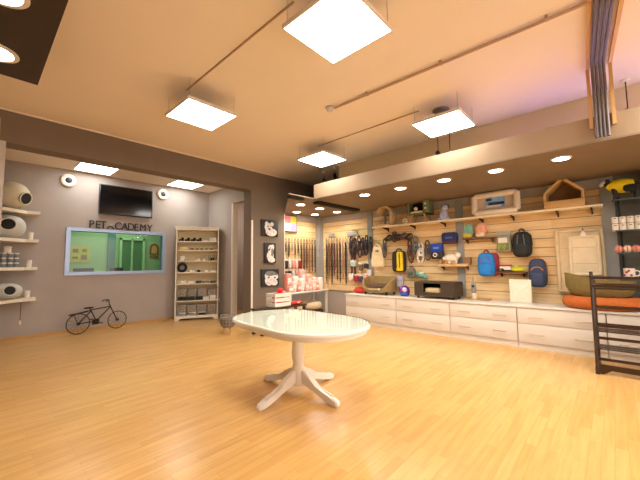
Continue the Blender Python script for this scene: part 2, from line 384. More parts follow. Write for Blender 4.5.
t = thing('ceiling_speaker', 'round grey speaker on the ceiling above a light panel', 'speaker', (4.24, 1.62, HC))
MB().lathe([(0, -.05), (.06, -.05), (.09, -.02), (.10, 0), (0, 0)]).build('speaker_cone', mat('speaker_grey', (112, 100, 100), .6), t)
MB().torus((0, 0, -.01), .10, .012).build('speaker_ring', mat('speaker_ring', (140, 126, 124), .5), t)
def spotlamp(loc, stem, label, tilt, rz):
    t = thing('spot_lamp', label, 'spotlight', loc, rz, 'small spot lamps')
    MB().cyl((0, 0, .0), (0, 0, stem), .006, n=8).build('stem', IRON, t)
    MB().lathe([(0, stem), (.04, stem), (.04, stem-.03), (0, stem-.03)]).build('ceiling_rose', WHITE_M, t)
    R = Matrix.Rotation(tilt, 3, 'Y')
    MB().lathe([(0, .05), (.03, .05), (.034, 0), (.04, -.07), (.034, -.07), (.03, -.05), (0, -.05)], R=R).build('lamp_head', IRON, t)
for loc, lb in [((5.30, 4.72, 3.16), 'leftmost of the four near the back corner'), ((5.55, 4.62, 3.10), 'third from the left near the back corner'), ((5.28, 4.38, 3.22), 'second from the left near the back corner'), ((5.60, 4.36, 3.14), 'rightmost of the four near the back corner')]:
    spotlamp(loc, HC-loc[2], 'small dark spot lamp on the ceiling, ' + lb, .5, 1)
for loc, lb in [((4.95, 1.96, 3.02), 'left of the pair behind the right light panel'), ((5.02, 1.80, 2.98), 'right of the pair behind the right light panel'), ((5.0, -.22, 2.98), 'beside the row of ceiling pipes')]:
    spotlamp(loc, HC-loc[2], 'small spot lamp hanging in the cove, ' + lb, .5, 1)
# duct pipes across the ceiling at the right
for k, (yb, yt) in enumerate([(.05, -.14), (.02, -.18), (-.01, -.225), (-.04, -.265)]):
    p = MB().loft([(1.2, yt, 3.33), (4.26, yb+.0, 3.33), (4.33, yb, 3.31), (4.36, yb, 3.25), (4.37, yb, 3.1), (4.37, yb, 2.58)], .014, 10)
    tag(p.build('ceiling_pipe', mat('pipe_metal', (100, 90, 88), .5, .3)), 'grey metal pipe crossing the ceiling at the right, ' + ['leftmost of four', 'second from left of four', 'third from left of four', 'rightmost of four'][k], 'pipe', 'ceiling pipes')
OCH = mat('ochre_board', (206, 164, 106), .6)
for nm, yb, yt in (('trim_18', .09, -.09), ('trim_19', -.09, -.33)):
    struct(nm, MB().prism([(1.2, yt-.015), (4.42, yb-.015), (4.42, yb+.015), (1.2, yt+.015)], 'z', 3.345, HC).bb(4.385, 4.42, yb-.015, yb+.015, 2.70, 3.35), OCH)

# ---------------------------------------------------------------- oval table
t = thing('dining_table', 'white oval pedestal table with a glass top, standing alone on the parquet', 'table', (2.22, 2.45, 0))
def oval(a, b, n=40):
    """two half rounds of radius b joined by straight sides, 2a long"""
    q = [(b*math.cos(PI*k/n), (a-b)+b*math.sin(PI*k/n)) for k in range(n+1)]
    return q+[(-x, -y) for x, y in q]
def ovslab(prof, m, name, par=t):
    """stack of ovals: prof = (inset, z)"""
    mb = MB(); rings = []
    for ins, z in prof: rings.append([mb.b.verts.new((x, y, z)) for x, y in oval(.80-ins, .495-ins)])
    n = len(rings[0])
    for A, B in zip(rings, rings[1:]):
        for k in range(n): mb.b.faces.new((A[k], A[(k+1) % n], B[(k+1) % n], B[k]))
    mb.b.faces.new(rings[0][::-1]); mb.b.faces.new(rings[-1])
    return mb.build(name, m, par, (.045, -.045, 0), rot=(0, 0, math.radians(-5)))
TW = mat('table_white', (240, 235, 226), .35, var=.02)
ovslab([(.012, .708), (.0, .714), (0, .734), (.006, .741)], TW, 'tabletop')
ovslab([(.035, .668), (.03, .672), (.03, .708)], TW, 'apron')
ovslab([(.002, .742), (0, .744), (0, .748), (.002, .750)], glass('table_glass', (.965, .99, .96), 1.0), 'glass_top')
MB().lathe([(.065, .10), (.070, .14), (.070, .24), (.058, .26), (.054, .29), (.064, .34), (.068, .40), (.062, .47), (.048, .54), (.046, .60), (.066, .65), (.12, .67), (0, .67)], (.10, 0, 0)).build('pedestal', TW, t)
MB().lathe([(0, .08), (.075, .08), (.082, .10), (.082, .20), (.07, .24), (0, .24)], (.10, 0, 0)).build('hub', TW, t)
def leg(ang, L=.54):
    prof = [(.03, .235), (.10, .225), (.18, .185), (.27, .125), (.36, .085), (.44, .068), (.50, .066), (.54, .05), (.55, .025), (.54, 0), (.48, 0), (.45, .012), (.36, .035), (.27, .065), (.17, .10), (.03, .12)]
    mb = MB().prism([(x*L/.55, z) for x, z in prof], 'y', -.03, .03)
    es = [e for e in mb.b.edges if abs(e.verts[0].co.y-e.verts[1].co.y) < 1e-5]
    bmesh.ops.bevel(mb.b, geom=es, offset=.01, segments=2, affect='EDGES')
    return mb.build('leg', TW, t, (.10, 0, 0), rot=(0, 0, ang))
for a in (-PI/2-.02, PI-.06+.14, PI/2, .0): leg(a)

# ---------------------------------------------------------------- drawer units and worktop
units = [(3.22, 4.47, 'left end under the olive basket bed'), (2.17, 3.22, 'below the dark wicker box'), (1.146, 2.17, 'left of the white board'), (.12, 1.146, 'under the white board and orange bed'), (-.30, .12, 'right end behind the dark rack')]
for (a, b, wh) in units:
    W_ = b-a; t = thing('drawer_unit', 'white low drawer unit along the slat wall, ' + wh, 'cabinet', (5.70, (a+b)/2, 0), RW, 'white drawer units')
    h = W_/2-.003
    MB().bb(-h, h, .022, .70, .085, .60).bb(-h, h, .02, .70, 0, .085).build('body', WHITE, t, smooth=False)
    for z0, z1 in ((.09, .360), (.368, .595)):
        d = MB().bb(-h+.003, h-.003, 0, .021, z0, z1, bev=.002).build('drawer', WHITE, t)
        xs = (-h+.24, h-.24) if W_ > .6 else (0,)
        for x in xs:
            zc = z0+(z1-z0)*.46 if z0 < .2 else z0+(z1-z0)*.42
            MB().loft([(x-.09, .002, zc), (x-.088, -.018, zc), (x-.07, -.024, zc), (x+.07, -.024, zc), (x+.088, -.018, zc), (x+.09, .002, zc)], .006, 8).build('handle', CHROME, d)
tag(MB().bb(5.685, 6.415, -.30, 4.485, .601, .625, bev=.003).build('worktop', WHITE), 'long white worktop over the drawer units by the slat wall', 'worktop')

# ---------------------------------------------------------------- alcove: TV, lettering, vents, bicycle, bookcase
t = thing('wall_television', 'black flat television on the taupe wall above the lettering', 'television', (2.29, 7.99, 2.41))
MB().bb(-.53, .53, -.06, -.01, 0, .645, bev=.006).build('housing', BLACK, t)
MB().bb(-.512, .512, -.063, -.058, .022, .627).build('screen', SCREEN, t, smooth=False)
MB().bb(-.12, .12, -.012, .02, .2, .4).build('wall_bracket', IRON, t, smooth=False)
for x, lb in ((1.24, 'left of'), (3.07, 'right of')):
    t = thing('wall_speaker', 'round white wall vent with a black centre, %s the television' % lb, 'wall vent', (x, 8.0, 3.03), 0, 'round wall vents')
    R = Matrix.Rotation(PI/2, 3, 'X')
    MB().lathe([(.05, 0), (.13, 0), (.13, .02), (.115, .035), (.075, .04), (.055, .025)], R=R).build('vent_ring', WHITE_M, t)
    MB().lathe([(0, .0), (.056, .0), (.056, .02), (.02, .028), (0, .028)], R=R).build('vent_core', BLACK, t)
sg = thing('wall_lettering', 'black raised lettering PET ACADEMY on the wall over the window', 'sign', (0, 8.0, 2.105))
def letter(ch, x, size=.235):
    cu = bpy.data.curves.new('letter', 'FONT'); cu.body = ch; cu.size = size; cu.extrude = .012; cu.offset = .0; cu.align_x = 'CENTER'
    o = bpy.data.objects.new('letter', cu); COL.objects.link(o)
    dg = bpy.context.evaluated_depsgraph_get(); me = bpy.data.meshes.new_from_object(o.evaluated_get(dg))
    bpy.data.objects.remove(o); me.materials.clear(); me.materials.append(mat('letter_black', (24, 20, 20), .5))
    o = bpy.data.objects.new('letter', me); COL.objects.link(o); o.parent = sg; o.location = (x, -.014, 0); o.rotation_euler = (PI/2, 0, 0); o.scale = (.86 if ch == 'M' else .92, 1.06, 1)
for ch, x in zip('PETCADEMY', (1.655, 1.765, 1.865, 2.14, 2.27, 2.395, 2.503, 2.645, 2.795)): letter(ch, x, .215)
MB().torus((2.0, -.012, .0), .055, .013, 'y', n=20, a0=.0, a1=PI).build('letter_arch', MATS['letter_black'], sg)
MB().sup((2.0, -.012, .085), (.06, .02, .045), 1, 1).build('letter_dot', mat('letter_pale', (190, 176, 164), .5), sg)

# bicycle sculpture
A, B = Vector((1.44, 7.66, .195)), Vector((2.12, 7.74, .19)); d = (B-A).normalized(); d.z = 0
t = thing('decorative_bicycle', 'small dark wire bicycle leaning by the taupe wall under the window', 'bicycle', (A.x, A.y, 0), math.atan2(d.y, d.x))
D = (B-A).length
for cx, r in ((0, .195), (D, .18)):
    wl = MB().torus((cx, 0, r+.004), r-.006, .0085, 'y', n=36, m=8).build('wheel', IRON, t)
    sp = MB()
    for k in range(12): sp.cyl((cx, 0, r+.004), (cx+math.cos(k*PI/6)*(r-.008), 0, r+.004+math.sin(k*PI/6)*(r-.008)), .0022, n=5)
    sp.build('spokes', IRON, wl)
    MB().cyl((cx, -.02, r+.004), (cx, .02, r+.004), .026, n=14).build('wheel_hub', IRON, wl)
bbk = (.30, 0, .21); seat = (.19, 0, .46); head = (D-.14, 0, .46)
fm = MB()
for p, q in [(bbk, seat), (bbk, head), ((.205, 0, .44), (D-.135, 0, .475)), ((0, 0, .199), bbk), ((0, 0, .199), (.205, 0, .42)), ((D-.16, 0, .52), (D-.06, 0, .30)), ((D-.06, 0, .30), (D, 0, .184))]: fm.cyl(p, q, .011, n=10)
fm.build('frame', IRON, t)
MB().loft([(D-.16, 0, .52), (D-.17, 0, .60), (D-.20, 0, .61)], .009, 8).loft([(D-.26, -.1, .58), (D-.23, -.1, .60), (D-.18, -.05, .61), (D-.17, 0, .605), (D-.18, .05, .61), (D-.23, .1, .60), (D-.26, .1, .58)], .010, 8).build('handlebar', IRON, t)
MB().sup((.165, 0, .485), (.17, .07, .035), .7, .7).cyl((.19, 0, .45), (.18, 0, .48), .01).build('saddle', IRON, t)
MB().loft([(-.14, .0, .385), (.0, 0, .40), (.12, 0, .425), (.2, 0, .43)], .010, 8).loft([(-.14, .05, .375), (.15, .04, .42)], .008, 8).loft([(-.14, -.05, .375), (.15, -.04, .42)], .008, 8).cyl((-.14, -.05, .375), (-.14, .05, .375), .008).cyl((0, .03, .2), (-.06, .04, .385), .006).build('luggage_rack', IRON, t)
MB().torus((.30, -.02, .21), .045, .006, 'y', n=20).cyl((.30, -.03, .21), (.30, .03, .21), .018).cyl((.30, -.03, .21), (.36, -.03, .17), .007).cyl((.30, .03, .21), (.24, .03, .25), .007).box((.37, -.05, .168), (.05, .05, .015)).box((.23, .05, .252), (.05, .05, .015)).box((.28, -.02, .20), (.11, .015, .10)).build('crank', IRON, t)

# bookcase and what stands on it
BKA = math.radians(-29)
bk = thing('bookcase', 'tall white bookcase with seven shelves, angled in the alcove corner', 'bookcase', (3.695, 7.42, 0), BKA)
BW = .475; BD = .32
for sx in (-1, 1): MB().bb(sx*BW-.012, sx*BW+.012, 0, BD, 0, 2.20).build('side_panel', CREAM, bk, smooth=False)
MB().bb(-BW, BW, BD-.012, BD, .05, 2.20).build('back_panel', mat('bookcase_back', (224, 206, 166), .6, var=.03), bk, smooth=False)
MB().bb(-BW-.03, BW+.03, -.025, BD+.0, 2.20, 2.23, bev=.004).bb(-BW-.02, BW+.02, -.014, BD, 2.15, 2.20).build('cornice', CREAM, bk, smooth=False)
MB().prism([(-BW, 0), (-BW+.07, 0), (-BW+.12, .045), (BW-.12, .045), (BW-.07, 0), (BW, 0), (BW, .085), (-BW, .085)], 'y', -.004, .014).build('plinth', CREAM, bk, smooth=False)
SH = [.10, .46, .86, 1.13, 1.41, 1.67, 1.88]
for z in SH: MB().bb(-BW+.012, BW-.012, .006, BD-.012, z-.02, z).build('shelf', CREAM, bk, smooth=False)
bx, by = math.cos(BKA), math.sin(BKA)
def bkpos(x, y, z): return (3.695+bx*x-by*y, 7.42+by*x+bx*y, z)
SHN = ['bottom', 'second lowest', 'third lowest', 'middle', 'third highest', 'second highest', 'top']
def bowl(x, z, r, h, m, lab, nm='pet_bowl', cat='bowl'):
    t = thing(nm, lab, cat, bkpos(x, .12, z), BKA, 'bowls on the bookcase')
    MB().lathe([(0, .004), (r*.86, 0), (r, .006), (r*.92, h), (r*.84, h), (r*.74, .02), (0, .015)]).build('bowl_body', m, t)
    MB().torus((0, 0, h), r*.88, .005).build('bowl_rim', m, t)
PBLK = mat('gloss_black', (20, 20, 22), .3)
# top shelf: four dark shoes and a white box
for k in range(4):
    x = -.38+k*.135
    t = thing('pet_shoe', '%s dark pet shoe from the left on the top shelf of the bookcase' % ORD[k], 'shoe', bkpos(x, .10, SH[6]), BKA+.2, 'dark shoes on the bookcase')
    MB().sup((0, 0, .03), (.12, .075, .055), .7, .7).sup((.03, 0, .06), (.06, .07, .07), .6, .7).build('upper', BLACKF, t)
    MB().sup((0, 0, .008), (.125, .08, .016), .4, .7).build('sole', BLACK, t)
def tbox(x, z, d, m, lab, lidm=None, cat='box', grp='boxes on the bookcase', nm='gift_box'):
    t = thing(nm, lab, cat, bkpos(x, .11, z), BKA, grp)
    MB().bb(-d[0]/2, d[0]/2, -d[1]/2, d[1]/2, 0, d[2]*.8, bev=.004).build('box_body', m, t)
    MB().bb(-d[0]/2-.003, d[0]/2+.003, -d[1]/2-.003, d[1]/2+.003, d[2]*.8, d[2], bev=.004).build('lid', lidm or m, t)
tbox(.17, SH[6], (.11, .1, .04), WHITE_M, 'low white box beside a tall white box on the bookcase top shelf')
tbox(.35, SH[6], (.15, .12, .10), WHITE_M, 'taller white box at the right end of the bookcase top shelf')
# second highest: cream cushion and rolled collars
t = thing('small_cushion', 'small cream cushion on the second highest bookcase shelf', 'cushion', bkpos(-.33, .13, SH[5]), BKA)
MB().sup((0, 0, .045), (.2, .15, .09), .6, .5).build('cushion_body', mat('cream_fabric', (232, 210, 160), .85), t)
MB().sup((0, 0, .047), (.212, .162, .012), .5, .5).build('piping', mat('cream_fabric', (232, 210, 160), .85), t)
for k in range(5):
    x = -.13+k*.11
    t = thing('rolled_collar', '%s rolled dog collar from the left on the second highest bookcase shelf' % ORD[k], 'collar', bkpos(x, .10, SH[5]), BKA+k, 'rolled collars on the bookcase')
    MB().torus((0, 0, .025), .034, .012, 'z', n=20, sy=.9).torus((0, 0, .025), .02, .009, 'z', n=16).build('strap', mat(['collar_brown', 'collar_olive'][k % 2], [(70, 46, 26), (112, 96, 40)][k % 2], .6), t)
    MB().box((.036, 0, .028), (.012, .03, .03), bev=.003).build('buckle', CHROME, t)
# third highest: plates, bowls, wire basket, dark holder
bowl(-.36, SH[4], .07, .11, WHITE_M, 'tall white bowl at the left of the third highest bookcase shelf')
bowl(-.27, SH[4], .05, .05, mat('grey_ceramic', (150, 144, 140), .4), 'grey little bowl next to the tall white bowl on the bookcase')
bowl(.0, SH[4], .055, .045, WHITE_M, 'white bowl left of the middle of the third highest bookcase shelf')
bowl(.13, SH[4], .05, .04, CREAM, 'cream bowl right of the middle of the third highest bookcase shelf')
for (x, wd, m, lb) in [(.05, .2, CHROME, 'silver wire rack standing behind the bowls on the bookcase'), (.34, .17, IRON, 'dark wire holder at the right of the third highest bookcase shelf')]:
    t = thing('wire_rack', lb, 'rack', bkpos(x, .2, SH[4]), BKA)
    MB().bb(-wd/2, wd/2, -.04, .04, 0, .006).build('rack_base', m, t, smooth=False)
    r_ = MB()
    for k in range(5): r_.torus((-wd/2+wd*k/4, 0, .004), .05, .004, 'x', n=14, a0=0, a1=PI, sy=2.6)
    r_.build('rack_wires', m, t)
bowl(.34, SH[4], .05, .06, PBLK, 'black bowl in front of the dark wire holder on the bookcase')
# middle shelf: black round disc and bowls
t = thing('round_wreath', 'black round ring with a grey centre on the middle bookcase shelf', 'ring', bkpos(-.35, .15, SH[3]), BKA)
MB().torus((0, 0, .115), .085, .032, 'y', n=32, m=12).build('ring', BLACKF, t)
MB().lathe([(0, 0), (.055, 0), (.055, .02), (0, .02)], (0, .01, .115), R=Matrix.Rotation(PI/2, 3, 'X')).build('centre_disc', mat('disc_grey', (120, 124, 132), .4), t)
bowl(-.12, SH[3], .075, .045, WHITE_M, 'white bowl beside the black round ring on the bookcase')
bowl(.03, SH[3], .045, .05, PBLK, 'small black bowl in the middle of the middle bookcase shelf')
bowl(.17, SH[3], .07, .04, CREAM, 'cream bowl right of the small black bowl on the bookcase')
bowl(.34, SH[3], .075, .04, WHITE_M, 'white bowl at the right end of the middle bookcase shelf')
# third lowest
bowl(-.33, SH[2], .085, .055, WHITE_M, 'white bowl at the left end of the third lowest bookcase shelf')
bowl(-.14, SH[2], .085, .055, CREAM, 'cream bowl second from left on the third lowest bookcase shelf')
bowl(.03, SH[2], .07, .055, mat('slate_ceramic', (70, 72, 70), .4), 'slate bowl in the middle of the third lowest bookcase shelf')
bowl(.19, SH[2], .08, .045, MATS['grey_ceramic'], 'grey bowl right of the slate bowl on the bookcase')
bowl(.36, SH[2], .07, .045, MATS['slate_ceramic'], 'slate bowl at the right end of the third lowest bookcase shelf')
# two lowest shelves: patterned grey boxes, dark mats in front
PAT = mat('patterned_grey', (150, 138, 124), .6, var=.55, scale=34)
for s_, zz, hh in ((1, SH[1], .27), (0, SH[0], .25)):
    for k in range(4):
        x = -.345+k*.23
        t = thing('patterned_box', '%s grey patterned box from the left on the %s bookcase shelf' % (ORD[k], SHN[s_]), 'box', bkpos(x, .2, zz), BKA, 'patterned boxes on the bookcase')
        MB().bb(-.105, .105, -.08, .08, 0, hh*.8, bev=.006).build('box_body', PAT, t)
        MB().bb(-.109, .109, -.084, .084, hh*.8, hh, bev=.006).build('lid', PAT, t)
for k in range(3):
    x = -.33+k*.19
    t = thing('rolled_mat', '%s dark green rolled mat from the left on the second lowest bookcase shelf' % ORD[k], 'mat', bkpos(x, .06, SH[1]), BKA, 'dark green rolled mats')
    mt = mat('dark_green_fabric', (36, 44, 34), .9, var=.35, scale=40)
    MB().cyl((-.085, 0, .045), (.085, 0, .045), .045, n=18).build('roll', mt, t)
    MB().torus((-.04, 0, .045), .046, .005, 'x').torus((.04, 0, .045), .046, .005, 'x').build('tie', BLACK, t)
for k, (x, z) in enumerate([(.2, SH[1]), (.36, SH[1])]):
    tbox(x, z, (.14, .09, .07+.03*k), WHITE_M, ['low white box', 'taller white box'][k]+' in front of patterned boxes on the second lowest bookcase shelf')
for k in range(3):
    tbox(-.32+k*.22, SH[0], (.15, .09, .07), MATS['grey_ceramic'] if k < 2 else PBLK, ['grey box at the left of the bottom bookcase shelf', 'grey box in the middle of the bottom bookcase shelf', 'black box with white lid on the bottom bookcase shelf'][k], WHITE_M)

t = thing('wall_socket', 'white socket low on the alcove side wall', 'socket', (4.279, 7.42, .42), RW)
MB().bb(-.045, .045, -.012, 0, -.045, .045, bev=.004).build('socket_plate', WHITE, t)
for dx in (-.01, .01): MB().cyl((dx, -.014, 0), (dx, -.006, 0), .004, n=8).build('socket_hole', BLACK, t)

# wire basket stool left of the table
t = thing('wire_pouf', 'small grey wire basket stool on pale legs, left of the table', 'stool', (3.34, 5.46, 0))
mb = MB()
for k in range(16):
    a = 2*PI*k/16; mb.loft([(.08*math.cos(a), .08*math.sin(a), .12), (.115*math.cos(a), .115*math.sin(a), .15), (.14*math.cos(a), .14*math.sin(a), .23), (.14*math.cos(a), .14*math.sin(a), .34)], .006, 6)
for r, z in ((.14, .34), (.14, .29), (.14, .24), (.122, .17)): mb.torus((0, 0, z), r, .006, n=24, m=6)
GW = mat('grey_wire', (150, 140, 130), .5, .2)
mb.build('basket_wires', GW, t)
MB().lathe([(0, .13), (.08, .13), (.12, .18), (.13, .31), (0, .33)]).build('seat_pad', mat('grey_pad', (128, 118, 108), .9, var=.3, scale=30), t)
for k in range(3):
    a = k*2*PI/3+.4; MB().cyl((.05*math.cos(a), .05*math.sin(a), .16), (.11*math.cos(a), .11*math.sin(a), 0), .014, .010, 10).build('leg', WOOD, t)

# ---------------------------------------------------------------- corner shelves at the left with pet pods
SHZ = [2.31, 1.80, 1.30, .75]
LN = ['top', 'second', 'third', 'bottom']
for z, nm in zip(SHZ, LN):
    tag(MB().prism([(.175, 8.0), (.81, 8.0), (.81, 7.70), (.63, 7.70), (.24, 7.37), (.175, 7.37)], 'z', z-.055, z).build('corner_shelf', CREAM, smooth=False), 'thick cream corner shelf on the left wall, %s of the four' % nm, 'shelf', 'corner shelves on the left')
PODW = mat('pod_cream', (216, 206, 176), .5, var=.03)
PODG = mat('pod_grey', (202, 202, 194), .55, var=.04)
def pod(label, loc, d, hole, m, rz, e1=1, e2=1, lip=True):
    t = thing('pet_pod', label, 'pet house', loc, rz, 'pet pods on the corner shelves')
    b = MB().sup((0, 0, d[2]/2), d, e1, e2, 32, 20).build('pod_shell', m, t)
    hx, hz, hr, hs = hole; yy = -d[1]/2*math.sqrt(max(.05, 1-(2*hx/d[0])**2-((hz-d[2]/2)*2/d[2])**2))
    R = Matrix.Rotation(PI/2, 3, 'X')
    n = Vector((hx/(d[0]/2)**2, yy/(d[1]/2)**2, (hz-d[2]/2)/(d[2]/2)**2)).normalized()
    Q = n.to_track_quat('Z', 'Y').to_matrix()
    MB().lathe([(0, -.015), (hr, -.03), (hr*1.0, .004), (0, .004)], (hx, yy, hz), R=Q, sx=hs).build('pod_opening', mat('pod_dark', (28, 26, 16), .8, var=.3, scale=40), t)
    if lip: MB().torus((0, 0, 0), hr*1.03, .012, 'z', sx=hs).build('opening_rim', m, t, (hx, yy, hz), rot=Q.to_euler())
    MB().lathe([(0, 0), (d[0]*.25, 0), (d[0]*.3, .012), (0, .02)]).build('pod_foot', m, t)
    return t
pod('large cream egg shaped pet pod with a round dark hole on the top corner shelf', (.435, 7.72, 2.31), (.47, .50, .49), (.105, .19, .105, 1), PODW, .25)
pod('pale grey pet pod with a wide dark hole on the second corner shelf', (.40, 7.74, 1.80), (.46, .46, .41), (-.06, .23, .10, 1.0), PODG, .2, .9, .9)
pod('low grey pet pod with a wide dark hole on the bottom corner shelf', (.42, 7.72, .75), (.42, .44, .28), (-.03, .16, .08, 1.0), PODG, .3, .9, .9)
for z, x, nm in ((1.80, .70, 'second'), (1.30, .70, 'third'), (.75, .70, 'bottom')):
    t = thing('white_cup', 'small white cup at the end of the %s corner shelf' % nm, 'cup', (x, 7.80, z), 0, 'white cups on the corner shelves')
    MB().lathe([(0, 0), (.036, 0), (.038, .01), (.042, .125), (.038, .125), (.033, .015), (0, .012)]).build('cup_body', WHITE_M, t)
    MB().torus((0, 0, .125), .040, .003).build('cup_rim', WHITE_M, t)
GT = mat('grey_tin', (132, 140, 148), .4, .3)
proto = None
for r in range(3):
    for k in range(4):
        if proto is None:
            t = thing('grey_tin', '', 'tin', (0, 0, 0)); proto = t
            MB().lathe([(0, 0), (.032, 0), (.034, .004), (.034, .062), (0, .062)], n=20).build('tin_body', GT, t)
            MB().lathe([(0, .062), (.036, .062), (.036, .080), (.03, .084), (0, .084)], n=20).build('tin_lid', WHITE_M, t)
        else: t = copy_tree(proto)
        t.location = (.285+k*.082, 7.70+.022*k, 1.30+r*.084)
        tag(t, 'grey tin with white lid on the third corner shelf, %s row, %s from the left' % (['lowest', 'middle', 'upper'][r], ORD[k]), 'tin', 'stacked grey tins')
t = thing('white_jar', 'white jar standing on the stacked grey tins at the left', 'jar', (.41, 7.73, 1.552))
MB().lathe([(0, 0), (.045, 0), (.05, .01), (.05, .07), (.035, .085), (0, .085)]).build('jar_body', WHITE_M, t)
MB().lathe([(0, .085), (.055, .085), (.055, .105), (0, .115)]).build('jar_lid', WHITE_M, t)
t = thing('pull_cord', 'dark cord with a pale plug hanging under the bottom corner shelf', 'cord', (.625, 7.80, .29))
MB().cyl((0, 0, .06), (0, 0, .405), .004, n=6).build('cord', IRON, t)
MB().sup((0, 0, .03), (.03, .03, .08), .6, .8).build('plug', WHITE_M, t)

# ---------------------------------------------------------------- dog photographs on the partition
def dogpic(x, z, wd, hh, label, kind):
    t = thing('dog_photograph', label, 'picture', (x, 5.775, z), 0, 'dog photographs on the partition')
    MB().bb(-wd/2, wd/2, -.03, 0, -hh/2, hh/2, bev=.003).build('canvas', mat('print_black', (30, 28, 28), .6, var=.2, scale=10), t)
    def blob(cx, cz, rx, rz_, y): return [(cx*wd+rx*wd*math.cos(a*PI/10), cz*hh+rz_*hh*math.sin(a*PI/10)) for a in range(20)]
    f = MB(); s = MB(); n = MB()
    if kind == 0:
        F = [(-.1, .05, .22, .26), (-.2, .26, .1, .14), (.12, .26, .1, .13), (.08, -.25, .34, .24), (-.02, -.08, .16, .2)]; S = [(-.12, .1, .05, .05), (.05, .1, .05, .05)]; Nn = [(-.04, -.06, .07, .06)]
    elif kind == 1:
        F = [(.05, .2, .24, .2), (.0, -.15, .3, .26), (.22, .3, .12, .12), (.12, -.35, .3, .13)]; S = [(.16, .02, .1, .2), (-.02, .24, .05, .04)]; Nn = [(-.1, .16, .07, .04)]
    else:
        F = [(-.05, -.15, .26, .32), (-.18, .12, .14, .2), (.25, .05, .2, .2), (.22, -.3, .2, .18)]; S = [(.0, .25, .3, .15), (.3, .2, .1, .08)]; Nn = [(-.1, .02, .05, .05), (.25, .0, .05, .05)]
    for k, e in enumerate(F): f.prism(blob(*e, 0), 'y', -.0330-.0003*k, -.030)
    for k, e in enumerate(S): s.prism(blob(*e, 0), 'y', -.0350-.0003*k, -.030)
    for k, e in enumerate(Nn): n.prism(blob(*e, 0), 'y', -.0360-.0003*k, -.030)
    f.build('dog_print', mat('print_white', (222, 216, 210), .6, var=.25, scale=18), t, smooth=False)
    s.build('dog_shading', mat('print_grey', (120, 116, 112), .6, var=.3, scale=18), t, smooth=False)
    n.build('dog_nose', MATS['print_black'], t, smooth=False)
dogpic(4.575, 2.125, .48, .37, 'black and white dog picture, topmost of three on the partition', 0)
dogpic(4.585, 1.56, .33, .46, 'upright black and white dog picture, middle of three on the partition', 1)
dogpic(4.59, 1.0, .50, .38, 'black and white picture of dogs, lowest of three on the partition', 2)

# ---------------------------------------------------------------- back corner: bench, crate, display table, hanging goods
t = thing('dark_bench', 'low dark wooden bench behind the oval table', 'bench', (4.14, 4.92, 0))
MB().bb(-.55, .62, -.17, .17, .44, .475, bev=.004).build('bench_top', DWOOD, t)
for sx in (-.5, .57):
    for sy in (-.13, .13): MB().bb(sx-.025, sx+.025, sy-.025, sy+.025, 0, .44).build('leg', DWOOD, t, smooth=False)
t = thing('white_crate', 'white slatted crate on the dark bench by the partition', 'crate', (4.135, 4.92, .476))
for k in range(3):
    z = .045+k*.09
    MB().bb(-.2, .2, -.14, -.128, z-.034, z+.034).bb(-.2, .2, .128, .14, z-.034, z+.034).bb(-.2, -.188, -.128, .128, z-.034, z+.034).bb(.188, .2, -.128, .128, z-.034, z+.034).build('slat_ring', WHITE_M, t, smooth=False)
cp = MB()
for sx in (-.178, .178):
    for sy in (-.118, .118): cp.bb(sx-.01, sx+.01, sy-.01, sy+.01, 0, .26)
cp.bb(-.188, .188, -.128, .128, 0, .012).build('crate_frame', WHITE_M, t, smooth=False)
t = thing('red_toy', 'red soft toy lying in the white crate', 'toy', (4.12, 4.92, .489))
RED = mat('red_fabric', (206, 40, 34), .8, var=.2, scale=20)
MB().sup((0, 0, .13), (.26, .2, .26), .8, .8).sup((.04, -.02, .29), (.13, .12, .11), 1, 1).build('toy_body', RED, t)
MB().sup((.07, -.09, .26), (.05, .04, .05), 1, 1).build('toy_face', mat('pink_pale', (236, 190, 176), .7), t)
t = thing('red_dog_toy', 'flat red dog toy on the dark bench right of the crate', 'toy', (4.55, 4.86, .476))
MB().sup((0, 0, .035), (.22, .16, .07), .8, .8).sup((-.11, 0, .035), (.09, .1, .065), 1, 1).sup((.11, 0, .035), (.09, .1, .065), 1, 1).build('toy_body', RED, t)
MB().sup((0, -.075, .04), (.07, .03, .03), 1, 1).build('toy_face', MATS['pink_pale'], t)

t = thing('display_table', 'white display table with pink goods under the back slat wall', 'table', (5.36, 5.47, 0), math.radians(3))
MB().bb(-.72, .66, -.26, .26, .64, .67, bev=.003).build('tabletop', WHITE, t)
for sx in (-.66, .6):
    for sy in (-.21, .21): MB().bb(sx-.025, sx+.025, sy-.025, sy+.025, 0, .64).build('leg', WHITE, t, smooth=False)
tag(MB().bb(4.78, 5.88, 5.30, 5.64, .0, .20, bev=.01).build('storage_plinth', DWOOD), 'low dark wooden plinth under the white display table', 'plinth')
for k, x in enumerate((4.95, 5.55)):
    t = thing('round_pet_bed', ['beige round pet bed with a dark seat under the display table, left one', 'beige round pet bed with a dark seat under the display table, right one'][k], 'pet bed', (x, 5.44, .20), 0, 'beige beds under the display table')
    MB().torus((0, 0, .12), .20, .085, n=28, m=10).build('bolster', mat('beige_plush', (206, 190, 158), .9, var=.1, scale=30), t)
    MB().sup((0, 0, .1), (.36, .36, .16), .6, 1).build('bed_cushion', mat('brown_plush', (110, 84, 62), .9, var=.1), t)
PINKS = [(236, 168, 150), (240, 200, 190), (232, 140, 120), (246, 228, 214), (228, 178, 176)]
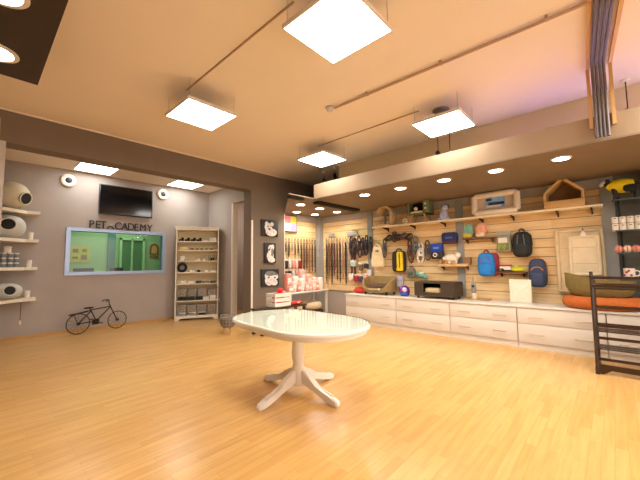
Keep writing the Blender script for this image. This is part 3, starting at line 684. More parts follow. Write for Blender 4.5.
for k in range(9):
    x = 4.80+k*.125; m = mat('pink_%d' % (k % 5), PINKS[k % 5], .6, var=.15, scale=25); h = (.14, .24, .18, .30, .20)[k % 5]
    t = thing('soft_parcel', 'pink soft parcel on the white display table, %s from the left in front' % ORD[k], 'parcel', (x, 5.33+.02*(k % 2), .672), .1*(k % 3-1), 'pink parcels on the display table')
    MB().sup((0, 0, h/2), (.115, .12, h), .45, .4).build('parcel_body', m, t)
    MB().bb(-.045, .045, -.064, -.05, h*.35, h*.7).build('parcel_label', mat('label_white', (244, 236, 226), .6), t, smooth=False)
for k in range(5):
    x = 4.92+k*.22; m = mat('pink_%d' % ((k+2) % 5), PINKS[(k+2) % 5], .6); h = (.42, .34, .50, .38, .30)[k]
    t = thing('tall_parcel', 'tall pale parcel standing at the back of the display table, %s from the left' % ORD[k], 'parcel', (x, 5.52, .672), 0, 'tall parcels on the display table')
    MB().sup((0, 0, h/2), (.16, .12, h), .35, .35).build('parcel_body', m, t)
    MB().bb(-.05, .05, -.064, -.05, h*.4, h*.75).build('parcel_label', MATS['label_white'], t, smooth=False)

t = thing('picture_sign', 'sign with coloured squares on the back slat wall beside the partition', 'sign', (5.30, 5.86, 2.30))
MB().bb(-.22, .22, -.015, .02, -.21, .21).build('sign_frame', BLACK, t, smooth=False)
MB().bb(-.20, .0, -.02, -.014, 0, .19).build('sign_square', mat('sq_pink', (226, 120, 130), .5), t, smooth=False)
MB().bb(0, .20, -.02, -.014, 0, .19).build('sign_square', mat('sq_yellow', (214, 206, 70), .5), t, smooth=False)
MB().bb(-.20, .0, -.02, -.014, -.19, 0).build('sign_square', mat('sq_white', (232, 224, 226), .5), t, smooth=False)
MB().bb(0, .20, -.02, -.014, -.19, 0).build('sign_square', mat('sq_rose', (230, 150, 190), .5), t, smooth=False)

LC = [(58, 36, 24), (96, 58, 32), (34, 28, 28), (84, 32, 28), (70, 52, 40), (44, 30, 24), (140, 100, 66), (28, 26, 34), (150, 140, 130), (88, 44, 30)]
def leash(wall, u, ztop, L, ci, label, group):
    loc = (u, 5.885, ztop) if wall == 'b' else (WX-.008, u, ztop)
    t = thing('dog_leash', label, 'leash', loc, 0 if wall == 'b' else RW, group)
    m = mat('leash_%d' % ci, LC[ci], .6, var=.2, scale=30)
    MB().loft([(0, 0, .02), (0, -.05, .02), (0, -.08, .035)], .004, 6).build('peg', CHROME, t)
    MB().torus((0, -.055, -.06), .022, .007, 'y', n=18, m=6, sy=3.4).build('hand_loop', m, t)
    MB().loft([(-.006, -.055, -.13), (-.010, -.055, -.13-L*.5), (-.004, -.055, -L+.06)], .020, 8, flat=.4).loft([(.010, -.05, -.13), (.014, -.05, -.13-L*.4), (.008, -.05, -L*.8)], .017, 8, flat=.4).build('strap', m, t)
    MB().torus((-.004, -.055, -L+.03), .012, .005, 'y', n=14, m=6, sy=1.8).build('snap_hook', CHROME, t)
n = 0
for k in range(11):
    y = 5.60-k*.092; leash('r', y, 1.94, (1.15, 1.05, 1.2, 1.0, 1.1)[k % 5], k % 10, 'thin hanging leash on the right slat wall, %s from the grey corner post' % ORD[k], 'leashes on the right slat wall')
for k in range(11):
    leash('b', 5.13+k*.103, 1.92, (.38, .50, .34, .46, .42)[k % 5] if k < 5 else (.9, 1.02, .8, .95, .88)[k % 5], (k*3+2) % 10, 'thin hanging leash on the back slat wall, %s from the left' % ORD[k], 'leashes on the back slat wall')
def pack(wall, u, z, wd, hh, rgb, nm, label, group, cat='package', x_off=0):
    loc = (u, 5.885, z) if wall == 'b' else (WX-.008-x_off, u, z)
    t = thing('hanging_package', label, cat, loc, 0 if wall == 'b' else RW, group)
    m = mat(nm, rgb, .6, var=.25, scale=28)
    MB().bb(-wd/2, wd/2, -.062, -.052, hh*.86, hh*1.1, bev=.002).build('header_card', mat('card_pale', (220, 208, 196), .6), t)
    MB().sup((0, -.055, hh*.44), (wd, .06, hh*.9), .5, .4).build('package_body', m, t)
    MB().loft([(0, 0, hh*1.02), (0, -.07, hh*1.02), (0, -.08, hh*1.04)], .004, 6).build('peg', CHROME, t)
PC = [((34, 30, 30), 'blk'), ((228, 180, 170), 'rose'), ((90, 60, 44), 'brn'), ((206, 200, 194), 'pale'), ((140, 36, 40), 'wine'), ((52, 60, 76), 'slate'), ((220, 150, 120), 'coral'), ((236, 226, 210), 'ivory')]
BN = {'blk': 'black', 'rose': 'rose', 'brn': 'brown', 'pale': 'pale grey', 'wine': 'wine red', 'slate': 'slate blue', 'coral': 'coral', 'ivory': 'ivory'}
for r, z in enumerate((1.19, .96)):
    for k in range(5):
        c, nm = PC[(k*3+r*5) % 8]
        pack('b', 5.14+k*.112, z, .085, .20 if r else .22, c, 'pack_'+nm, '%s package on the back slat wall, %s row, %s from the partition' % (BN[nm], ['upper', 'lower'][r], ORD[k]), 'packages on the back slat wall')
for (y, wd, lb) in [(5.45, .20, 'over the leashes by the grey corner post'), (4.78, .32, 'over the dark harnesses')]:
    t = thing('sign_holder', 'small grey sign plate on the right wall, ' + lb, 'sign', (WX-.005, y, 2.0), RW, 'grey sign plates')
    MB().bb(-wd/2, wd/2, -.03, -.022, 0, .09).build('sign_plate', GREYP, t, smooth=False)
    MB().bb(-wd/2, wd/2, -.022, 0, .03, .045).build('sign_arm', CHROME, t, smooth=False)

# ---------------------------------------------------------------- harnesses and garments on the right slat wall
def harness(y, z, wd, hh, rgb, nm, label, group='harnesses on the right slat wall'):
    """z = top of hanger"""
    t = thing('dog_harness', label, 'harness', (WX-.008, y, z), RW, group)
    t.rotation_euler[1] = .07*math.sin(y*37)
    m = mat(nm, rgb, .75, var=.3, scale=25, bump=.3)
    MB().loft([(0, 0, -.005), (0, -.09, -.005), (0, -.10, .008)], .005, 6).build('peg', CHROME, t)
    MB().torus((0, -.08, -hh*.22), wd*.30, .016, 'y', n=22, m=8, sy=hh*.7/wd).build('neck_loop', m, t)
    MB().torus((0, -.085, -hh*.62), wd*.40, .018, 'y', n=24, m=8, sy=hh*.9/wd).build('chest_loop', m, t)
    MB().sup((0, -.10, -hh*.52), (wd*.62, .05, hh*.34), .5, .5).build('chest_pad', m, t)
    MB().box((wd*.16, -.13, -hh*.5), (.03, .012, .04), bev=.003).build('buckle', BLACK, t)
for k in range(6):
    c = [(44, 34, 34), (58, 40, 34), (36, 30, 40), (64, 30, 40), (30, 28, 30), (50, 44, 46)][k]
    harness(4.76-k*.115, 1.97-.05*(k % 2), .112, .44+.05*(k % 3), c, 'harness_dark_%d' % k, 'dark harness in the bunch left of the cream coat, %s from the left' % ORD[k])
# cream dog coat
t = thing('dog_coat', 'cream sleeveless dog coat hanging left of the yellow and black coat', 'dog coat', (WX-.008, 4.0, 1.22), RW)
MB().prism([(-.15, 0), (.15, 0), (.165, .12), (.13, .33), (.11, .44), (.06, .50), (.03, .46), (-.03, .46), (-.06, .50), (-.11, .44), (-.13, .33), (-.165, .12)], 'y', -.11, -.05).build('coat_body', mat('cream_cloth', (234, 214, 172), .9, var=.06, scale=10, bump=.3), t)
MB().torus((0, -.08, .47), .06, .014, 'y', n=18, sy=.6).build('collar', MATS['cream_cloth'], t)
MB().torus((0, -.05, .52), .035, .005, 'y', n=14, a0=-.5, a1=PI).loft([(0, 0, .555), (0, -.07, .555)], .005, 6).build('hanger_hook', CHROME, t)
MB().sup((.0, -.115, .36), (.09, .02, .05), .5, .5).build('coat_badge', mat('badge_grey', (160, 140, 110), .8), t)
harness(3.81, 1.86, .12, .44, (92, 90, 94), 'harness_grey_a', 'narrow grey harness right of the cream dog coat')
# muzzles row
for k in range(5):
    y = 3.70-k*.125
    t = thing('dog_muzzle', 'dark basket muzzle hanging high under the long shelf, %s from the left' % ORD[k], 'muzzle', (WX-.008, y, 1.90+.02*(k % 2)), RW, 'dark muzzles under the shelf')
    m = mat('muzzle_%d' % (k % 2), [(60, 46, 40), (84, 66, 52)][k % 2], .6, var=.2)
    MB().loft([(0, 0, .03), (0, -.1, .03), (0, -.11, .04)], .004, 6).build('peg', CHROME, t)
    q = MB()
    for j in range(4): q.torus((0, -.05-.045*j, -.04-.012*j), .062-.006*j, .008, 'y', n=18, m=6)
    for j in range(6): a = j*PI/3; q.loft([(.062*math.cos(a), -.05, -.04+.062*math.sin(a)), (.045*math.cos(a), -.185, -.076+.045*math.sin(a)), (0, -.20, -.078)], .007, 6)
    q.build('muzzle_cage', m, t)
    MB().loft([(-.06, -.04, -.03), (-.05, -.06, .02), (0, -.07, .035), (.05, -.06, .02), (.06, -.04, -.03)], .009, 6, flat=.5).build('strap', m, t)
# yellow and black coat
t = thing('dog_coat', 'yellow and black dog coat on the slat wall above the olive basket bed', 'dog coat', (WX-.008, 3.465, 1.11), RW)
MB().sup((0, -.08, .22), (.32, .08, .46), .35, .4).build('coat_body', mat('coat_black', (48, 38, 32), .8, var=.2), t)
MB().sup((.045, -.12, .24), (.15, .05, .38), .35, .4).build('coat_panel', mat('yellow_cloth', (236, 206, 20), .7, var=.08), t)
MB().sup((.045, -.14, .05), (.16, .03, .07), .4, .4).build('coat_hem', mat('yellow_cloth', (236, 206, 20), .7), t)
MB().bb(.036, .052, -.15, -.13, .08, .40).build('zip', BLACK, t, smooth=False)
MB().torus((0, -.07, .46), .06, .014, 'y', n=18, sy=.6).loft([(0, 0, .50), (0, -.08, .50)], .005, 6).build('hanger_loop', BLACK, t)
harness(3.20, 1.79, .15, .50, (84, 54, 38), 'harness_brown', 'brown harness right of the yellow and black coat')
harness(3.06, 1.86, .16, .46, (104, 108, 110), 'harness_grey_b', 'grey harness behind the white harness')
harness(2.95, 1.70, .17, .40, (228, 224, 214), 'harness_white', 'white harness hanging beside the blue cap package')
harness(2.81, 1.76, .15, .42, (84, 80, 84), 'harness_grey_c', 'dark grey harness left of the blue cap package')
harness(3.56, 1.99, .14, .22, (70, 56, 50), 'harness_small', 'small brown harness under the shelf above the muzzles')
# small bag, teal shoe
t = thing('small_bag', 'small grey green bag hanging above the blue and purple ball', 'bag', (WX-.008, 3.19, .98), RW)
MB().sup((0, -.07, .10), (.18, .09, .2), .4, .4).build('bag_body', mat('bag_greygreen', (126, 124, 108), .8, var=.2, scale=30), t)
MB().torus((0, -.05, .2), .04, .008, 'y', n=16, a0=0, a1=PI).loft([(0, 0, .235), (0, -.06, .235)], .005, 6).build('bag_handle', BLACK, t)
MB().bb(-.06, .06, -.122, -.11, .06, .12, bev=.004).build('bag_pocket', mat('bag_pocket', (88, 90, 80), .8), t)
t = thing('soft_toy', 'teal and white soft toy bone hanging over the dark wicker box', 'toy', (WX-.008, 2.96, .96), RW)
MB().sup((0, -.07, .08), (.17, .09, .09), .8, .8).sup((-.09, -.07, .11), (.09, .08, .09), 1, 1).sup((.09, -.07, .04), (.09, .08, .08), 1, 1).build('toy_body', mat('teal_plush', (120, 184, 166), .9, var=.15, scale=20), t)
MB().sup((.02, -.09, .125), (.14, .08, .05), .8, .8).build('toy_cuff', WHITE_M, t)
MB().loft([(-.05, 0, .17), (-.05, -.07, .17)], .005, 6).torus((-.05, -.06, .15), .022, .005, 'y', n=14).build('hang_loop', CHROME, t)
# blue cap package, navy pouch
t = thing('cap_package', 'bright blue topped package with a dark lower half, on the slat wall', 'package', (WX-.008, 2.60, 1.37), RW)
MB().sup((0, -.08, .08), (.25, .12, .16), .4, .4).build('package_base', mat('pack_dark', (48, 40, 44), .6, var=.2), t)
MB().sup((-.01, -.085, .22), (.25, .13, .19), .4, .45).build('package_cap', mat('royal_blue', (24, 62, 176), .55, var=.1), t)
MB().torus((-.03, -.142, .08), .035, .012, 'y', n=18).build('package_ring', WHITE_M, t)
MB().bb(-.06, .05, -.155, -.148, .20, .235).build('package_label', mat('label_lightblue', (120, 150, 220), .5), t, smooth=False)
MB().loft([(0, 0, .325), (0, -.09, .325)], .005, 6).loft([(0, -.07, .29), (0, -.07, .33)], .006, 6).build('peg', CHROME, t)
t = thing('navy_pouch', 'navy blue pouch with a brown base, high beside the grey strip', 'pouch', (WX-.026, 2.345, 1.66), RW)
MB().sup((0, -.07, .125), (.30, .10, .20), .35, .35).build('pouch_body', mat('navy_cloth', (26, 34, 92), .6, var=.15), t)
MB().sup((0, -.07, .03), (.29, .095, .06), .35, .35).build('pouch_base', mat('pouch_maroon', (84, 40, 40), .6), t)
MB().bb(-.07, .07, -.125, -.117, .10, .14).build('pouch_label', mat('label_navy', (76, 90, 160), .5), t, smooth=False)
MB().loft([(0, .02, .225), (0, -.08, .225)], .005, 6).build('peg', CHROME, t)
# wooden shelf with white plush
def bracket_shelf(name, y0, y1, z, depth, m, label, th=.025, br=2, grp=None):
    t = thing(name, label, 'shelf', (WX, (y0+y1)/2, z), RW, grp); h = (y1-y0)/2
    MB().bb(-h, h, -depth, -.002, -th, 0, bev=.003).build('shelf_board', m, t)
    for k in range(br):
        x = -h+.05+(2*h-.1)*k/max(1, br-1)
        MB().prism([(-.002, -th-.07), (-.002, -th), (-depth+.04, -th), (-depth+.04, -th-.012), (-.03, -th-.05), (-.03, -th-.07)], 'x', x-.008, x+.008).build('bracket', IRON, t, smooth=False)
    return t
LW = mat('shelf_pine', (222, 180, 122), .5, var=.1, scale=6, stretch=(2, 12, 12))
bracket_shelf('wooden_shelf', 2.0, 2.56, 1.27, .20, LW, 'small pine shelf under the white plush toy', th=.05)
t = thing('plush_sheep', 'white fluffy plush toy lying on the small pine shelf', 'toy', (6.30, 2.32, 1.272), RW)
MB().sup((0, 0, .11), (.26, .16, .16), .9, .9).sup((.13, -.02, .16), (.11, .11, .12), 1, 1).sup((-.13, -.01, .10), (.08, .08, .09), 1, 1).build('toy_body', mat('white_plush', (240, 232, 218), .95, var=.06, scale=40, bump=.6), t)
for x in (-.08, -.03, .05, .1): MB().cyl((x, -.03, 0), (x, -.03, .06), .018, n=10).build('toy_leg', MATS['white_plush'], t)
for k in range(3):
    t = thing('wooden_toy', 'little tan wooden toy on the small pine shelf, %s from the left' % ORD[k], 'toy', (6.25, 2.52-.12*k, 1.272), RW, 'wooden toys on the small pine shelf')
    MB().sup((0, 0, .03), (.05, .04, .06), .6, .6).sup((0, 0, .07), (.03, .03, .035), 1, 1).build('toy_body', WOOD, t)
t = thing('square_tin', 'small brown box at the right end of the small pine shelf', 'box', (6.33, 2.03, 1.272), RW)
MB().bb(-.055, .055, -.06, .06, 0, .10, bev=.004).build('box_body', mat('box_brown', (150, 116, 80), .6), t)
MB().bb(-.058, .058, -.063, .063, .10, .12, bev=.004).build('lid', MATS['box_brown'], t)
# dark shelf with teal and pink toys
bracket_shelf('dark_shelf', 1.55, 2.08, 1.745, .18, mat('shelf_brown', (110, 70, 40), .5), 'narrow dark brown shelf carrying teal and pink toys')
for (y, cs, nm, lb) in [(1.99, (126, 176, 160), 'teal', 'teal bagged toy with yellow base on the narrow dark shelf'), (1.76, (238, 166, 140), 'salmon', 'pink bagged toy with cream base on the narrow dark shelf')]:
    t = thing('bagged_toy', lb, 'toy', (6.33, y, 1.747), RW, 'bagged toys on the narrow dark shelf')
    MB().sup((0, 0, .16), (.20, .10, .20), .5, .5, taper=.25).build('toy_bag', mat('bag_'+nm, cs, .5, var=.25, scale=18), t)
    MB().sup((-.02, -.01, .05), (.17, .11, .10), .7, .7).build('toy_base', mat('bag_base_'+nm, (206, 190, 80) if nm == 'teal' else (238, 208, 170), .6, var=.15), t)
    MB().sup((0, 0, .255), (.10, .03, .04), .5, .5).build('bag_top', mat('bag_'+nm, cs), t)
# clear package with green leaves
t = thing('hanging_package', 'grey green printed package hanging left of the black backpack', 'package', (WX-.008, 1.41, 1.48), RW)
MB().sup((0, -.06, .14), (.23, .08, .30), .3, .35).build('package_body', mat('pack_grey', (150, 144, 126), .6, var=.3, scale=25), t)
MB().bb(-.08, .06, -.106, -.098, .15, .24).build('package_label', mat('label_cream', (236, 232, 214), .6), t, smooth=False)
MB().sup((-.01, -.098, .08), (.17, .02, .11), .4, .4).build('package_picture', mat('leaf_print', (128, 142, 62), .6, var=.5, scale=30), t)
MB().bb(-.11, .11, -.065, -.055, .28, .35).build('header_card', mat('header_grey', (176, 170, 160), .6), t, smooth=False)
MB().loft([(0, 0, .325), (0, -.09, .325)], .005, 6).build('peg', CHROME, t)

# backpacks
def backpack(label, y, z, wd, hh, body, trim, nm, straps, back=None):
    t = thing('pet_backpack', label, 'backpack', (WX-.008, y, z), RW, 'backpacks on the slat wall')
    m = mat(nm, body, .65, var=.12, scale=14, bump=.15); mt = mat(nm+'_trim', trim, .65, var=.12)
    if back: MB().sup((.045, -.05, hh*.45), (wd, .10, hh*.84), .4, .5).build('back_shell', mt, t)
    MB().sup((0, -.11, hh*.44), (wd, .17, hh*.86), .55, .6, taper=.10).build('bag_body', m, t)
    MB().sup((0, -.18, hh*.28), (wd*.74, .09, hh*.42), .5, .55).build('front_pocket', m, t)
    MB().torus((0, -.186, hh*.50), wd*.30, .006, 'y', n=20, a0=.15, a1=PI-.15, sy=.8).build('zip', straps, t)
    MB().torus((0, -.09, hh*.87), wd*.13, .012, 'y', n=16, a0=0, a1=PI, sy=1.2).build('carry_handle', straps, t)
    for sx in (-1, 1): MB().loft([(sx*wd*.22, -.06, hh*.86), (sx*wd*.42, -.09, hh*.74), (sx*wd*.47, -.09, hh*.45), (sx*wd*.34, -.07, hh*.1)], .016, 8, flat=.5).build('shoulder_strap', straps, t)
    MB().loft([(0, 0, hh*.93), (0, -.11, hh*.93), (0, -.12, hh*.95)], .006, 6).build('peg', CHROME, t)
    return t
ORG = mat('orange_strap', (226, 138, 44), .7)
t = backpack('black pet backpack hanging high beside the printed package', 1.13, 1.37, .30, .50, (28, 30, 30), (20, 20, 20), 'pack_black', BLACK)
for sx in (-1, 1): MB().loft([(sx*.05, -.205, .08), (sx*.055, -.215, .22), (sx*.04, -.20, .38)], .008, 6).build('side_zip', mat('zip_grey', (96, 104, 104), .5), t)
backpack('bright blue pet backpack with red back, hanging beside the low shelf', 1.70, 1.03, .30, .50, (30, 128, 208), (150, 34, 56), 'pack_blue', mat('strap_red', (170, 60, 60), .7), back=True)
backpack('navy pet backpack with orange straps hanging above the white board', .93, .87, .27, .54, (52, 64, 96), (120, 30, 40), 'pack_navy', ORG)
# low shelf with packages
bracket_shelf('dark_shelf', 1.09, 1.53, 1.125, .17, MATS['shelf_brown'], 'narrow brown shelf between the blue and navy backpacks')
t = thing('small_carton', 'white carton with a red top on the narrow brown shelf', 'box', (6.33, 1.40, 1.127), RW)
MB().bb(-.085, .085, -.05, .05, .03, .09, bev=.003).build('box_body', WHITE_M, t)
MB().bb(-.086, .086, -.051, .051, .09, .12, bev=.003).build('lid', mat('carton_red', (186, 48, 52), .6), t)
MB().bb(-.087, .087, -.052, .052, .0, .03, bev=.003).build('box_base', BLACK, t)
t = thing('black_case', 'small black case at the left end of the narrow brown shelf', 'case', (6.28, 1.47, 1.127), RW)
MB().sup((0, 0, .028), (.10, .06, .055), .5, .5).build('case_body', BLACK, t); MB().bb(-.02, .02, -.034, -.028, .02, .035).build('case_clasp', CHROME, t, smooth=False)
t = thing('lime_toy', 'lime yellow flat toy at the right of the narrow brown shelf', 'toy', (6.30, 1.21, 1.127), RW)
MB().sup((0, 0, .04), (.21, .11, .08), .9, .8).sup((-.02, 0, .08), (.08, .06, .05), 1, 1).build('toy_body', mat('lime_rubber', (206, 204, 40), .5, var=.08), t)
MB().torus((.09, 0, .05), .025, .008, 'y', n=16).build('toy_ring', mat('lime_rubber', (206, 204, 40)), t)

# hanging cream mats at the right
CRM = mat('cream_quilt', (228, 206, 166), .9, var=.05, scale=12, bump=.25)
def frame_mat(label, y, z0, wd, hh, y_off, m, rim):
    t = thing('pet_mat', label, 'pet mat', (WX-.008-y_off, y, z0), RW, 'hanging pet mats')
    MB().bb(-wd/2+rim*.6, wd/2-rim*.6, -.05, -.01, rim*.6, hh-rim*.6, bev=.012).build('mat_panel', m, t)
    pts = [(-wd/2+rim/2, rim/2), (wd/2-rim/2, rim/2), (wd/2-rim/2, hh-rim/2), (-wd/2+rim/2, hh-rim/2)]
    P = []
    for i in range(4):
        a, b = pts[i], pts[(i+1) % 4]
        for k in range(6): u = k/6; P.append((a[0]+(b[0]-a[0])*u, -.045, a[1]+(b[1]-a[1])*u))
    MB().loft(P, rim/2, 12, closed=True).build('mat_rim', m, t)
    q = MB()
    for s in (.3, .7): q.bb(-wd/2+rim, wd/2-rim, -.052, -.049, hh*s-.003, hh*s+.003)
    q.build('stitching', mat('stitch_tan', (196, 168, 124), .8), t, smooth=False)
    return t
frame_mat('large cream quilted pet mat hung flat at the right end of the slat wall', .385, .80, .60, 1.0, 0, CRM, .06)
t = frame_mat('smaller cream framed pet mat hung in front of the large one', .32, 1.07, .38, .62, .09, mat('cream_quilt_pale', (236, 216, 180), .9, var=.05, scale=12, bump=.25), .05)
MB().sup((0, -.06, .64), (.09, .03, .08), .6, .6, taper=.6).build('white_clip', WHITE_M, t)
MB().loft([(0, .0, .70), (0, -.06, .70), (0, -.07, .72)], .007, 6).build('peg', IRON, t)

# ---------------------------------------------------------------- long shelf and what stands on it
t = thing('long_shelf', 'long pale wooden shelf high on the right slat wall', 'shelf', (WX, 2.04, 2.12), RW)
MB().bb(-1.97, 1.97, -.30, -.004, -.03, 0, bev=.003).build('shelf_board', mat('shelf_pale', (240, 222, 186), .5, var=.04), t)
for y in (3.75, 3.1, 2.45, 1.75, 1.25, .62, .2):
    MB().prism([(-.004, -.11), (-.004, -.03), (-.24, -.03), (-.24, -.045), (-.03, -.08), (-.03, -.11)], 'x', 2.04-y-.01, 2.04-y+.01).build('bracket', IRON, t, smooth=False)
t = thing('glass_shelf', 'clear glass shelf continuing left of the long wooden shelf', 'shelf', (WX, 4.38, 2.12), RW)
MB().bb(-.33, .33, -.28, -.004, -.012, 0).build('glass_plate', glass('shelf_glass', (.86, .95, .92), 1.2), t, smooth=False)
for x in (-.25, .25): MB().bb(x-.008, x+.008, -.2, -.004, -.03, -.012).build('bracket', CHROME, t, smooth=False)
ZT = 2.12
# beige cat arch
t = thing('cat_cave', 'beige felt cat cave on a grey foot at the left end of the long shelf', 'pet house', (6.24, 3.70, ZT), RW)
FELT = mat('beige_felt', (204, 178, 134), .9, var=.12, scale=20, bump=.3)
mb = MB(); outer = []; inner = []
for k in range(15):
    a = PI*k/14*.92-.0; outer.append((.20*math.cos(a), .24+.22*math.sin(a))); inner.append((.155*math.cos(a), .24+.17*math.sin(a)))
mb.prism(outer+inner[::-1], 'y', -.13, .13); mb.prism([(.155, 0), (.2, 0), (.2, .25), (.155, .25)], 'y', -.13, .13)
mb.build('cave_hood', FELT, t)
MB().bb(-.2, .2, -.13, .13, 0, .03, bev=.008).build('cave_base', FELT, t)
MB().cyl((-.02, 0, .03), (-.02, 0, .24), .022).bb(-.10, .06, -.06, .06, .235, .25).build('cave_post', mat('post_grey', (120, 122, 110), .6), t)
t = thing('white_ball_toy', 'small white ball on the base inside the beige cat cave', 'ball', (6.16, 3.62, ZT+.031)); MB().sup((0, 0, .035), (.07, .07, .07), 1, 1).build('ball_body', WHITE_M, t); MB().torus((0, 0, .035), .0345, .003).build('ball_seam', GREYP, t)
# green television shaped pet house
t = thing('retro_pet_house', 'green television shaped pet house on wooden legs on the long shelf', 'pet house', (6.26, 2.90, ZT), RW)
GR = mat('sage_green', (112, 122, 84), .55, var=.06)
bw, bh, z0 = .23, .30, .165
MB().bb(-bw, bw, .10, .13, z0, z0+bh, bev=.01).bb(-bw, bw, -.15, .13, z0, z0+.03, bev=.01).bb(-bw, bw, -.15, .13, z0+bh-.03, z0+bh, bev=.01).bb(-bw, -bw+.03, -.15, .13, z0, z0+bh, bev=.01).bb(bw-.11, bw, -.15, .13, z0, z0+bh, bev=.01).build('house_shell', GR, t)
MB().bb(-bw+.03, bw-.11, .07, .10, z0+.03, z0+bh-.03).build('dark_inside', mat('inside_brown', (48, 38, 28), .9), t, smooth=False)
MB().sup((-.04, -.03, z0+.05), (.30, .22, .06), .6, .5).build('house_cushion', mat('cushion_cream', (232, 216, 180), .9), t)
for sx in (-1, 1):
    for sy in (-.11, .09): MB().cyl((sx*.13, sy, z0), (sx*.18, sy-.01 if sy < 0 else sy+.01, 0), .018, .011, 12).build('leg', WOOD, t)
for k in range(2): MB().cyl((bw-.055, -.155, z0+.11+.09*k), (bw-.055, -.148, z0+.11+.09*k), .02, n=14).build('dial', CREAM, t)
t = thing('white_ball_toy', 'white ball lying in the green pet house', 'ball', (6.17, 2.96, ZT+.165+.085)); MB().sup((0, 0, .04), (.08, .08, .08), 1, 1).build('ball_body', WHITE_M, t); MB().torus((0, 0, .04), .0395, .003).build('ball_seam', GREYP, t)
t = thing('rope_ring', 'small pale ring on the long shelf left of the green pet house legs', 'toy', (6.16, 3.20, ZT)); MB().torus((0, 0, .06), .045, .014, 'x', n=22).build('ring_body', CREAM, t); MB().torus((0, -.045, .06), .012, .006, 'z').build('ring_tie', WOOD, t)
# white and blue plush dog
t = thing('plush_dog', 'sitting pale blue and white plush dog on the long shelf', 'toy', (6.22, 2.40, ZT), RW)
PL = mat('plush_paleblue', (186, 192, 226), .9, var=.2, scale=24)
b = MB().sup((0, 0, .10), (.17, .15, .22), .9, .9, taper=.2).sup((.03, -.02, .25), (.12, .12, .12), 1, 1).sup((.015, -.09, .24), (.06, .08, .05), 1, 1).build('toy_body', PL, t)
for sx in (-1, 1): MB().sup((.03+sx*.06, 0, .26), (.035, .05, .09), 1, 1).build('ear', mat('plush_grey', (96, 92, 104), .9), t)
MB().sup((.03, 0, .305), (.09, .09, .03), .8, 1).build('cap', mat('plush_dark', (60, 54, 60), .9), t)
for sx in (-1, 1):
    MB().cyl((sx*.045, -.06, 0), (sx*.035, -.05, .14), .024, .02, 12).build('foreleg', PL, t)
    MB().sup((sx*.085, -.02, .03), (.07, .13, .06), .9, .9).build('hind_leg', PL, t)
    MB().sup((.03+sx*.025, -.075, .275), (.014, .01, .014), 1, 1).build('eye', BLACK, t)
MB().sup((.015, -.13, .245), (.022, .016, .016), 1, 1).build('nose', BLACK, t)
# framed white pet bed leaning on wall
t = thing('pet_bed', 'large white bolstered pet bed standing upright on the long shelf', 'pet bed', (6.19, 1.475, ZT), RW)
BEDM = mat('bed_linen', (226, 212, 194), .85, var=.04, scale=14, bump=.2)
tl = Matrix.Rotation(math.radians(-4), 3, 'X')
hw, hh = .385, .36
def L(x, y, z): return tuple(tl @ Vector((x, y, z)))
MB().box(L(0, 0, hh/2+.04), (2*hw-.10, .05, hh-.02), rx=math.radians(-4), bev=.02).build('bed_base', mat('bed_panel', (208, 190, 168), .85, var=.05, scale=14), t)
def bol(p, q): return MB().loft([L(*p), L(*(Vector(p).lerp(Vector(q), .06))), L(*(Vector(p).lerp(Vector(q), .94))), L(*q)], [.035, .052, .052, .035], 14)
bol((-hw+.05, -.06, .05), (hw-.05, -.06, .05)).build('bolster', BEDM, t)
bol((-hw+.05, -.06, hh), (hw-.05, -.06, hh)).build('bolster', BEDM, t)
bol((-hw+.05, -.06, .05), (-hw+.05, -.06, hh)).build('bolster', BEDM, t)
bol((hw-.05, -.06, .05), (hw-.05, -.06, hh)).build('bolster', BEDM, t)
lb = MB().box(L(0, -.035, .23), (.30, .006, .19), rx=math.radians(-4)).build('bed_label', mat('label_blue', (120, 176, 240), .5, var=.25, scale=12), t, smooth=False)
MB().box(L(.02, -.040, .20), (.25, .006, .05), rx=math.radians(-4)).build('label_band', mat('label_dark', (52, 40, 76), .5, var=.4, scale=25), lb, smooth=False)
MB().box(L(-.02, -.040, .155), (.24, .006, .03), rx=math.radians(-4)).build('label_foot', WHITE_M, lb, smooth=False)
MB().box(L(-.10, -.040, .275), (.09, .006, .045), rx=math.radians(-4)).build('label_corner', mat('label_dark', (52, 40, 76)), lb, smooth=False)
# house cubby
t = thing('house_cubby', 'wooden house shaped pet cubby at the right end of the long shelf', 'pet house', (6.25, .515, ZT), RW)
o_ = [(-.25, 0), (.25, 0), (.25, .25), (0, .485), (-.25, .25)]; q_ = [(-.215, .04), (.215, .04), (.215, .235), (0, .435), (-.215, .235)]
mb = MB()
for i in range(5):
    j = (i+1) % 5
    for (y0, y1) in [(-.14, .12)]:
        v = [mb.b.verts.new((p[0], y, p[1])) for y in (y0, y1) for p in (o_[i], o_[j], q_[j], q_[i])]
        for f in [(0, 1, 2, 3), (7, 6, 5, 4), (0, 4, 5, 1), (1, 5, 6, 2), (2, 6, 7, 3), (3, 7, 4, 0)]: mb.b.faces.new([v[x] for x in f])
CUB = mat('cubby_wood', (204, 164, 104), .5, var=.1, scale=6, stretch=(2, 12, 12))
mb.build('cubby_frame', CUB, t, smooth=False)
MB().prism(o_, 'y', .12, .135).build('cubby_back', mat('cubby_inside', (122, 92, 50), .7, var=.1), t, smooth=False)
MB().bb(-.25, .25, -.155, -.14, 0, .115, bev=.003).build('front_board', CUB, t)

# ---------------------------------------------------------------- things on the worktop
TZ = .626
